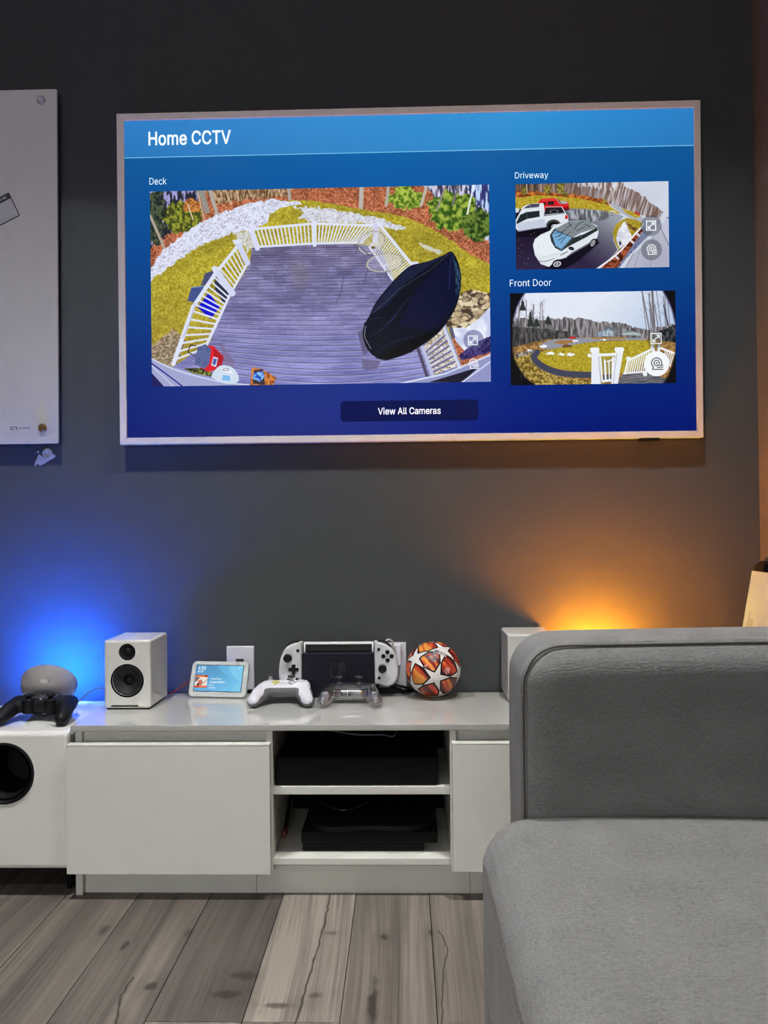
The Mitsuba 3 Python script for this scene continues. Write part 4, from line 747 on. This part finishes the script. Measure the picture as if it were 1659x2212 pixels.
put('chip', at(rbx(.004, .014, .046, .062, .022, .031, .001, 8), X0, Y0, H0), 'mat_board_green', cp, smooth=30)
for s in (-1, 1):
    put('rumble_motor', at(hull([(s * .0555, .020, .0235, .0085), (s * .0605, .006, .0165, .0075)], 20), X0, Y0, H0), 'mat_metal_grey', cp, smooth=35)
    put('motor_bracket', at(bx(s * .058 - .0065, s * .058 + .0065, .018, .0195, .018, .034), X0, Y0, H0), 'mat_white_matte', cp)
    stick(cp, X0 + s * .0235 - .004, Y0 + .056, H0 + .0455, 'mat_dark_grey', 'mat_dark_grey')
tag(cp, 'see-through clear game controller in front of the black dock', 'game controller')

# ---------------------------------------------------------------- handheld console in its dock
dk_ = 'console_dock'
put('front_shell', rbx(-.2568, -.0800, -.078, -.064, H0, .4788, .003), 'mat_dock', dk_, smooth=30)
put('rear_shell', rbx(-.2568, -.0800, -.046, -.016, H0, .4700, .003), 'mat_dock', dk_, smooth=30)
put('base_block', bx(-.2550, -.0818, -.0638, -.0462, H0, .3900), 'mat_dock', dk_)
lgA = rrect(-.1868, -.1690, .4185, .4562, .0075).difference(rrect(-.1843, -.1690, .4212, .4536, .0052)); lgA = union_all([lgA, Point(-.1772, .4462).buffer(.0032)])
lgB = rrect(-.1655, -.1495, .4185, .4562, .0075).difference(Point(-.1572, .4330).buffer(.0032))
put('emblem', face(ext(union_all([lgA, lgB]), .0002), -.0781), 'mat_dock_mark', dk_, label='faint two-part emblem')
tag(dk_, 'black dock holding the handheld console', 'console dock')
hc = 'handheld_console'
put('screen_glass', rbx(-.2494, -.0851, -.0585, -.0533, .3915, .4974, .001, 8), 'mat_black_gloss', hc, smooth=30)
put('body_frame', mt(man(rbx(-.2545, -.0800, -.0610, -.0480, .3905, .5028, .0015, 8)) - man(bx(-.2496, -.0849, -.08, -.0532, .3912, .4976))), 'mat_white_frame', hc, smooth=30)
gl = spline([(-.2568, .5042), (-.2698, .5042), (-.2824, .5008), (-.2955, .4930), (-.3048, .4794), (-.3108, .4635), (-.3138, .4465), (-.3150, .4294), (-.3134, .4124), (-.3090, .4010), (-.3005, .3945), (-.288, .3935), (-.2780, .3985), (-.2680, .4020), (-.2568, .4020)], 4)
gr = spline([(-.0783, .5050), (-.0625, .5041), (-.0453, .4972), (-.0338, .4858), (-.0258, .4699), (-.0212, .4507), (-.0192, .4337), (-.0205, .4190), (-.0260, .4066), (-.0363, .3976), (-.0476, .3948), (-.0590, .3977), (-.0680, .4011), (-.0783, .4017)], 4)
GY = -.0480
gk = []
for o in (gl, gr): gk.append(put('side_grip', face(bev(o, .030, .006, 4), GY), 'mat_grip_white', hc, smooth=35))
def gbtn(root, nm, x, z, r, m='mat_black', h=.0016): return put(nm, at(face(disc(r, h, 28, .0005)), x, GY - .030, z), m, root, smooth=35)
for (x, z), k in (((-.2914, .4675), 0), ((-.0585, .4405), 1)):
    put('thumbstick', at(face(lathe([(0, 0), (.0098, 0), (.0098, .002), (.0075, .0035), (.006, .0065), (.0092, .0085), (.0095, .0105), (.008, .0118), (.005, .0108), (0, .0108)], 36)), x, GY - .0300, z), 'mat_black', gk[k], smooth=35)
gbtn(gk[0], 'minus_button', -.2665, .4850, .0036)
pl = union_all([rrect(-.2895, -.2648, .4343, .4428, .0016), rrect(-.2814, -.2729, .4262, .4509, .0016)])
put('direction_pad', at(face(ext(pl, .0020)), 0, GY - .0300, 0), 'mat_black', gk[0])
put('menu_bar', at(face(ext(rrect(-.2940, -.2780, .4130, .4172, .0019), .0010)), 0, GY - .0300, 0), 'mat_dark_grey', gk[0]); put('capture_button', at(face(ext(rrect(-.2725, -.2656, .4115, .4185, .001), .0012)), 0, GY - .0300, 0), 'mat_black', gk[0])
gbtn(gk[1], 'plus_button', -.0672, .4872, .0036)
for x, z in ((-.0458, .4803), (-.0561, .4703), (-.0357, .4703), (-.0458, .4602)): gbtn(gk[1], 'face_button', x, z, .0051)
gbtn(gk[1], 'home_button', -.0668, .4172, .0036)
put('shoulder_button', face(bev([tuple(q) for q in np.vstack([spline([(-.2655, .5055), (-.2760, .5052), (-.2880, .5010), (-.2975, .4945)], 4), spline([(-.2955, .4928), (-.2865, .4975), (-.2770, .5015), (-.2660, .5030)], 4)])], .022, .001, 1), GY - .002), 'mat_black', gk[0])
put('shoulder_button', face(bev([tuple(q) for q in np.vstack([spline([(-.0695, .5062), (-.0600, .5060), (-.0480, .5022), (-.0365, .4925)], 4), spline([(-.0378, .4902), (-.0480, .4985), (-.0600, .5030), (-.0695, .5040)], 4)])], .022, .001, 1), GY - .002), 'mat_black', gk[1])
tag(hc, 'white handheld console with wide grips standing in the black dock', 'handheld console')

# ---------------------------------------------------------------- smart display
sd = 'smart_display'; TLT = 24
def sdm(m): return at(m, -.4685, -.0780, H0 + .0022, rx=-TLT, rz=-7)
ol = [tuple(q) for q in np.array(rrect(-.0745, .0735, 0, .0895, .0125, 8).exterior.coords[:-1])]
put('bezel', sdm(face(bev(ol, .011, .0022, 3), .0085)), 'mat_light_fabric', sd, smooth=35)
bk = hull([(s * .058, .008, z, .008) for s in (-1, 1) for z in (.012, .078)] + [(s * .052, .048, .0125, .008) for s in (-1, 1)] + [(s * .05, .03, .06, .008) for s in (-1, 1)], 20)
put('rear_body', sdm(mt(bk)), 'mat_light_fabric', sd, smooth=35)
EX0, EX1, EZ0, EZ1 = -.0612, .0602, .0140, .0785
put('camera_dot', sdm(at(face(disc(.0017, .0004, 16)), .0460, -.0026, .0838)), 'mat_grey_plastic', sd)
P = Paint(420, 228, 420 / 1190, 5)
px = lambda x, y: (x * 1000 / 1190, y * 1000 / 645)
gx, gy = P.X[..., None] / P.w, P.Y[..., None] / P.h
P.im[:] = np.array((88, 154, 206.)) * (1 - gx) + np.array((108, 186, 224.)) * gx; P.im = P.im * (1 - .10 * (1 - gy) * (1 - np.abs(gx - .45) * 1.5)) + 18 * gy
P.poly([px(540, 0), px(640, 120), px(760, 220), px(900, 330), px(930, 430), px(880, 540), px(760, 645), px(1190, 645), px(1190, 0)], (112, 192, 236), smooth=5, alpha=.6, soft=1.5)
P.poly([px(840, 0), px(880, 140), px(960, 260), px(1080, 350), px(1190, 370), px(1190, 0)], (138, 208, 240), smooth=4, alpha=.7, soft=1.5)
P.poly([px(960, 645), px(1010, 540), px(1090, 460), px(1190, 420), px(1190, 645)], (140, 206, 236), smooth=3, alpha=.6)
P.line([px(0, 190), px(160, 110), px(330, 140), px(460, 240), px(520, 310), px(640, 300)], 5, (84, 148, 200), .6, smooth=5)
P.line([px(560, 60), px(660, 180), px(830, 300), px(890, 420), px(830, 560)], 5, (84, 160, 206), .6, smooth=5)
P.poly([px(10, 250), px(320, 250), px(320, 560), px(10, 560)], (236, 226, 214)); P.poly([px(10, 250), px(320, 250), px(320, 300), px(10, 300)], (176, 58, 36)); P.poly([px(20, 268), px(240, 262), px(240, 296), px(20, 298)], (236, 140, 70)); P.poly([px(10, 512), px(320, 512), px(320, 560), px(10, 560)], (206, 78, 46)); P.poly([px(130, 520), px(310, 516), px(310, 552), px(130, 556)], (240, 120, 66))
P.poly([px(14, 305), px(120, 305), px(60, 400), px(14, 420)], (120, 92, 96)); P.poly([px(170, 470), px(320, 330), px(320, 380), px(190, 490)], (150, 146, 140), alpha=.6); P.poly([px(80, 470), px(100, 380), px(160, 360), px(200, 420), px(180, 500), px(120, 505)], (196, 116, 104), smooth=3); P.poly([px(60, 480), px(110, 440), px(120, 506), px(60, 508)], (40, 26, 30)); P.poly([px(120, 330), px(150, 330), px(150, 380), px(120, 376)], (226, 206, 196))
for cap, tx_, x, z, w, b in ((.0098, '4:58', -.0570, .0665, .0200, True), (.0036, '50°', -.0500, .0605, .0085, True), (.0032, 'Recently Played', -.0208, .0435, .027, True), (.0052, 'Superstition', -.0215, .0345, .038, True)):
    m = text(tx_, cap, .0003, b, w); k = (np.abs(m.face_normals[:, 2]) > .9) & (m.triangles_center[:, 2] > .0002)
    for tri in m.triangles[k]: P.poly([((q[0] + x - EX0) / (EX1 - EX0) * 1000, (EZ1 - q[1] - z) / (EZ1 - EZ0) * 1000) for q in tri], (246, 250, 252), soft=1.1)
for x0_, x1_, z in ((-.0225, -.0115, .0286), (-.0228, -.0058, .0224)):
    zz = (EZ1 - z) / (EZ1 - EZ0) * 1000; P.line([((x0_ - EX0) / (EX1 - EX0) * 1000, zz), ((x1_ - EX0) / (EX1 - EX0) * 1000, zz)], 20, (246, 250, 252), .75)
for x, z, r_ in ((-.0545, .0622, .0022), (.0495, .0720, .0013), (.0528, .0752, .0012)): P.ell(((x - EX0) / (EX1 - EX0) * 1000, (EZ1 - z) / (EZ1 - EZ0) * 1000), r_ * 10000, r_ * 10000, (246, 250, 252))
v, f, uv = sheet(EX0, EX1, EZ0, EZ1, -.0030, P.w, P.h)
es = put('screen', lit(sdm(trimesh.Trimesh(v, f, process=False)).vertices, f, uv, P.linear(), 'mat_screen_glass'), None, sd)
put('screen_rim', sdm(face(ext(sbox(EX0 - .0012, EZ0 - .0012, EX1 + .0012, EZ1 + .0012), .0003), -.0025)), 'mat_black', sd)
tag(sd, 'small white smart display showing 4:58 on a light blue screen', 'smart display')
put('red_cable', tube([(-.600, -.046, H0 + .004), (-.585, -.046, H0 + .008), (-.565, -.044, H0 + .022), (-.545, -.042, H0 + .034), (-.525, -.040, H0 + .036), (-.500, -.032, H0 + .02)], .0021, 10, 6), 'mat_red_cable', smooth=True, label='short red cable behind the smart display', cat='cable')

# ---------------------------------------------------------------- wall plates, charger, loose cables
w1 = 'wall_plate'
put('plate', face(bev(rrect(-.4605, -.3885, .3722, .4857, .002, 3), .0065, .004, 3)), 'mat_white_cool', w1, smooth=35)
k = put('jack_insert', face(ext(rrect(-.4400, -.4090, .4270, .4600, .0008), .0008), -.0066), 'mat_white_cool', w1)
put('jack_opening', face(ext(sbox(-.4355, .4440, -.4150, .4535), .0003), -.0075), 'mat_dark_grey', k)
put('screw', at(face(disc(.0026, .001, 16, .0004)), -.4245, -.0065, .4775), 'mat_steel', w1, smooth=35)
tag(w1, 'white wall plate with a network jack behind the smart display', 'wall plate')
w2 = key_for('wall_plate')
put('plate', face(bev(rrect(-.0710, .0008, .3722, .4930, .002, 3), .0065, .004, 3)), 'mat_white_cool', w2, smooth=35)
tag(w2, 'white socket plate on the wall between the console grip and ball', 'wall plate')
cg = 'usb_charger'
put('housing', face(bev([tuple(q) for q in rrect(-.0600, -.0125, .4350, .4895, .006, 5).exterior.coords[:-1]], .0235, .003, 3), -.0067), 'mat_white_cool', cg, smooth=35)
put('cable', tube([(-.060, -.036, .470), (-.056, -.04, .492), (-.047, -.042, .5045), (-.038, -.040, .5040), (-.0325, -.036, .496), (-.0315, -.034, .484)], .0024, 10, 6), 'mat_white_satin', cg, smooth=True)
tag(cg, 'white plug-in charger with a looped white cable', 'charger')
put('black_cable', tube([(-.030, -.040, .392), (-.012, -.036, .3875), (.010, -.028, .3790), (.030, -.018, .3725), (.045, -.010, .371), (.06, -.006, .34)], .0030, 10, 6), 'mat_black', smooth=True, label='black cable running from the dock to behind the ball', cat='cable')
put('black_cable', tube([(-.040, -.034, .3880), (-.025, -.032, .380), (-.010, -.030, .3722), (.004, -.026, .3722), (.012, -.014, .371), (.012, -.008, .33)], .0042, 10, 6), 'mat_black', smooth=True, label='thick black cable below the right grip of the handheld console', cat='cable')
put('power_brick', rbx(-.0700, -.0130, -.034, -.018, H0, .3815, .002), 'mat_black', smooth=30, label='flat black power brick under the right console grip', cat='power brick')

# ---------------------------------------------------------------- star-patterned ball
bl = 'soccer_ball'; BR = .0672; BC = np.array([.0662, -.0690, H0 + BR])
vw = np.array(CAM) - BC; vw /= np.linalg.norm(vw); vr = np.cross([0, 0, 1.0], vw); vr /= np.linalg.norm(vr); vu = np.cross(vw, vr)
def on(dx, dy): return dx * vr + dy * vu + math.sqrt(max(0, 1 - dx * dx - dy * dy)) * vw
c0 = on(.098, -.300); tip = on(.2500, .150)
ico = trimesh.creation.icosahedron(); iv = ico.vertices / np.linalg.norm(ico.vertices[0])
nb = iv[[j for j in range(12) if abs(iv[0] @ iv[j] - 1 / math.sqrt(5)) < 1e-6][0]]
def frame(a, b): t_ = b - a * (a @ b); t_ /= np.linalg.norm(t_); return np.column_stack([a, t_, np.cross(a, t_)])
RB = frame(c0, tip) @ frame(iv[0], nb).T; iv = iv @ RB.T
put('carcass', at(trimesh.creation.icosphere(4, BR - .0005), *BC), 'mat_black', bl, smooth=True, label='black seams')
def patch(center, ring, r, sub=3, shrink=1.0, lift=0.):
    c = center / np.linalg.norm(center); ring = [q / (q @ c) for q in ring]; ring = [c + (q - c) * shrink for q in ring]
    V = np.array([c] + ring); n = len(ring); F = [[0, 1 + i, 1 + (i + 1) % n] for i in range(n)]
    m = trimesh.Trimesh(V, F, process=False)
    if (m.face_normals[0] @ c) < 0: m.invert()
    for _ in range(sub): m = m.subdivide()
    W_ = m.vertices / np.linalg.norm(m.vertices, axis=1, keepdims=True)
    return W_, m.faces, c
def starring(k):
    c = iv[k]; ns = [j for j in range(12) if abs(c @ iv[j] - 1 / math.sqrt(5)) < 1e-6]
    a, b = frame(c, iv[ns[0]])[:, 1:].T; ns.sort(key=lambda j: math.atan2(iv[j] @ b, iv[j] @ a)); out = []
    for i, j in enumerate(ns):
        o = iv[ns[(i + 1) % 5]]; mid = (c + iv[j]); mid /= np.linalg.norm(mid); inn = c * .715 + (c + iv[j] + o) / np.linalg.norm(c + iv[j] + o) * .285; out += [mid, inn / np.linalg.norm(inn)]
    return out
inner_pt = {}
for k in range(12):
    ring = starring(k); W_, F, c = patch(iv[k], ring, BR, 3)
    put('star_panel', trimesh.Trimesh(W_ * BR + BC, F, process=False), 'mat_ball_white', bl, smooth=True)
fl = [list(fq) for fq in ico.faces]
for fq in fl:
    a, b, c = iv[fq]; cen = (a + b + c); cen /= np.linalg.norm(cen); ring = []
    for p_, q_ in ((a, b), (b, c), (c, a)):
        i1 = p_ * .715 + cen * .285; mid = p_ + q_; ring += [i1 / np.linalg.norm(i1), mid / np.linalg.norm(mid)]
    W_, F, cc = patch(cen, ring, BR, 3, .855)
    e1 = np.cross(vu + .45 * vr, cc); e1 /= np.linalg.norm(e1); e2 = np.cross(cc, e1)
    uv = np.stack([W_ @ e2 * 2.2 + 5 * cen[0], W_ @ e1 * 2.2 + 4 * cen[2]], 1)
    put('flame_panel', trimesh.Trimesh(W_ * (BR - .0001) + BC, F, process=False), 'mat_flame', bl, smooth=True, uv=uv)
def stick_on(poly, dx, dy, ang, lift=.0004):                     # flat print laid on the ball, poly in ball radii
    c = on(dx, dy); a = np.cross(vu, c); a /= np.linalg.norm(a); b = np.cross(c, a); ca, sa = math.cos(ang), math.sin(ang); ms = []
    for g in getattr(poly, 'geoms', [poly]):
        v2, f2 = trimesh.creation.triangulate_polygon(g, engine='earcut'); m = trimesh.Trimesh(np.column_stack([v2, np.zeros(len(v2))]), f2, process=False)
        m = m.subdivide_to_size(.08) if g.area > .01 else m
        x, y = m.vertices[:, 0] * ca - m.vertices[:, 1] * sa, m.vertices[:, 0] * sa + m.vertices[:, 1] * ca
        W_ = c + x[:, None] * a + y[:, None] * b; W_ /= np.linalg.norm(W_, axis=1, keepdims=True); ms.append(trimesh.Trimesh(W_ * (BR + lift) + BC, m.faces, process=False))
    m = trimesh.util.concatenate(ms)
    if len(m.faces) and np.mean([m.face_normals @ c]) < 0: m.invert()
    return m
lb = put('paper_label', stick_on(sbox(-.245, -.085, .245, .085), .255, .575, -.45), 'mat_paper', bl, label='white printed label')
put('print', stick_on(union_all([sbox(-.20, -.055, -.06, .055).difference(sbox(-.17, .01, -.1, .03)).difference(sbox(-.15, -.03, -.09, -.015)), sbox(.0, .035, .14, .045), sbox(.0, -.005, .15, .005), sbox(.0, -.045, .08, -.03), sbox(.19, -.01, .225, .03), sbox(.2, -.065, .22, -.045)]), .255, .575, -.45, .0007), 'mat_ink_grey', lb)
l2 = put('paper_label', stick_on(sbox(-.135, -.045, .135, .045), -.010, .345, -.66), 'mat_paper', bl, label='barcode strip')
put('bars', stick_on(union_all([sbox(x, -.028, x + w, .028) for x, w in ((-.1, .02), (-.07, .01), (-.05, .03), (-.01, .012), (.01, .03), (.05, .01), (.07, .02))]), -.010, .345, -.66, .0007), 'mat_ink', l2)
lo = [Polygon([(x, -.10), (x + .058, -.10), (x + .058 - .10 * h, -.10 + .19 * h), (x - .10 * h, -.10 + .19 * h)]) for x, h in ((-.09, .45), (-.015, .72), (.06, 1.0))]
tx = text('adidas', .06, .0003, True, .2); p2 = union_all([Polygon(tx.vertices[fc][:, :2]).buffer(1e-6) for fc in tx.faces if abs(tx.face_normals[0][2]) > 0 and Polygon(tx.vertices[fc][:, :2]).area > 1e-7])
put('emblem', stick_on(union_all(lo + [affinity.translate(p2, -.12, -.18)]), .535, -.01, -.75, .0004), 'mat_emblem', bl, label='pale three-bar emblem')
put('valve_ring', stick_on(Point(0, 0).buffer(.118).difference(Point(0, 0).buffer(.110)), .098, -.300, 0), 'mat_ink_faint', bl)
put('pale_dash', stick_on(rrect(-.085, -.022, .085, .022, .015), -.255, .048, -.75), 'mat_emblem', bl)
tag(bl, 'small football with white stars and orange flame panels', 'ball')

# ---------------------------------------------------------------- sofa end in the foreground
sf = 'sofa'
def soft(x0, x1, y0, y1, z0, z1, r, crown=0., edge=.02, puff=0.):
    m = hull([(x, y, z, r) for x in (x0 + r, x1 - r) for y in (y0 + r, y1 - r) for z in (z0 + r, z1 - r)], 32).refine_to_length(edge); t = mt(m)
    V = t.vertices.copy(); cx, cy, cz = (x0 + x1) / 2, (y0 + y1) / 2, (z0 + z1) / 2
    u_, v_, w_ = (V[:, 0] - cx) / (x1 - x0) * 2, (V[:, 1] - cy) / (y1 - y0) * 2, (V[:, 2] - cz) / (z1 - z0) * 2
    V[:, 2] += crown * np.clip(w_, 0, 1) * (1 - u_ ** 2) * (1 - .6 * v_ ** 2)
    V[:, 1] -= puff * np.clip(-v_, 0, 1) * (1 - u_ ** 2) * (1 - w_ ** 2)
    V += .0012 * (meshkit.fbm(V * 14, 3, 3)[:, None] - .5)
    return trimesh.Trimesh(V, t.faces, process=False)
def two_faced(o, y0, y1, b): 
    h = (y1 - y0) / 2; m = bev(o, h, b, 4); return cat(at(face(m), 0, y0 + h, 0), at(face(at(bev([(-x, z) for x, z in o], h, b, 4))), 0, 0, 0, rz=180).apply_translation([0, y0 + h, 0]))
AO = [(.860, .16), (.860, .6325)] + [(.845 + .015 * math.cos(t), .6325 + .015 * math.sin(t)) for t in np.linspace(.3, 1.57, 5)] + [(x, .6475 + .0035 * math.sin((x - .2) * 4.6)) for x in np.linspace(.80, .22, 9)] + \
     [(.1965 + (.055) * math.cos(t), .5925 + .0545 * math.sin(t)) for t in np.linspace(1.60, 3.1, 9)] + [(.1405, .50), (.1410, .35), (.1420, .16)]
arm = put('arm', two_faced(AO, -1.034, -.915, .008), 'mat_cloth', sf, smooth=40)
put('front_panel', face(bev([tuple(q) for q in np.array(Polygon(AO).buffer(-.0065, quad_segs=12).exterior.coords[:-1])], .026, .022, 7, .040), -1.028), 'mat_cloth', arm, smooth=60)
seat = put('seat_cushion', soft(.088, .50, -2.75, -1.020, .20, .440, .055, .012, .02), 'mat_cloth', sf, smooth=True)
put('base', soft(.100, .86, -2.75, -.93, .075, .24, .02, 0, .03), 'mat_cloth', sf, smooth=True)
put('back_cushion', soft(.455, .66, -2.60, -1.060, .38, .80, .06, .0, .025), 'mat_cloth', sf, smooth=True)
put('back_frame', soft(.62, .86, -2.75, -.93, .16, .72, .035, 0, .03), 'mat_cloth', sf, smooth=True)
for x in (.16, .80):
    for y in (-2.65, -1.0): put('leg', at(lathe([(0, 0), (.016, 0), (.022, .0745), (0, .0745)], 16), x, y, 0), 'mat_black', sf, smooth=30)
SM = [(.1445, -1.0345, .36), (.1440, -1.0345, .50), (.1446, -1.0345, .5885), (.1490, -1.0345, .6120), (.1600, -1.0345, .6305), (.1780, -1.0345, .6410), (.2010, -1.0345, .6440)] + [(x, -1.0345, .6475 + .0035 * math.sin((x - .2) * 4.6) - .0040) for x in np.linspace(.24, .84, 10)]
put('seam', tube(SM, .0011, 6, 4), 'mat_seam', arm, smooth=True, label='stitched front seam')
SS = [(.0905, y, .392) for y in (-1.06,)] + [(.0885, -1.12, .398), (.0888, -1.3, .398), (.0888, -1.6, .398), (.0888, -2.0, .398), (.0888, -2.6, .398)]
put('seam', tube(SS, .0010, 6, 4), 'mat_seam', seat, smooth=True, label='stitched side seam')
tag(sf, 'grey fabric sofa end in the right foreground', 'sofa')


# ---------------------------------------------------------------- things in the right corner
pb_ = 'flat_white_box'; LN = math.degrees(.183)
def pbm(m): return at(m, .7170, 0, 0, ry=LN)                    # local: x thickness, z up the slab
put('body', pbm(rbx(0, .02, -.560, -.075, .004, .6850, .003, 8)), 'mat_white_print', pb_, smooth=30)
mt1 = Polygon([(-.075, .47), (-.085, .53), (-.092, .575), (-.099, .592), (-.104, .572), (-.122, .570), (-.127, .548), (-.150, .548), (-.155, .556), (-.162, .535), (-.19, .52), (-.2, .47)])
def print_on(poly, lift): m = ext(poly, .0002); V = m.vertices.copy(); m.vertices = np.column_stack([-lift - V[:, 2], V[:, 0], V[:, 1]]); m.invert(); trimesh.repair.fix_normals(m); return pbm(m)
put('printed_peaks', print_on(affinity.translate(mt1, -.008, 0), .0001), 'mat_print_grey', pb_, label='faint grey printed mountain peaks')
put('printed_icon', print_on(union_all([rrect(-.134, -.122, .524, .541, .003).difference(rrect(-.1325, -.1235, .5255, .5395, .002)), sbox(-.131, .530, -.1245, .534)]), .0004), 'mat_ink_grey', pb_)
tag(pb_, 'flat white box with faint mountain print leaning at the right edge', 'box')
cs = bev([(-.30, 0), (-.030, 0), (-.018, .02), (-.014, .665), (-.026, .684), (-.055, .695), (-.30, .695)], .022, .003, 2)
V = cs.vertices.copy(); cs.vertices = np.column_stack([.8935 - V[:, 2], V[:, 0], V[:, 1]]); trimesh.repair.fix_normals(cs)
put('black_case', cs, 'mat_black_matte', smooth=30, label='flat black case standing behind the leaning white box', cat='case')
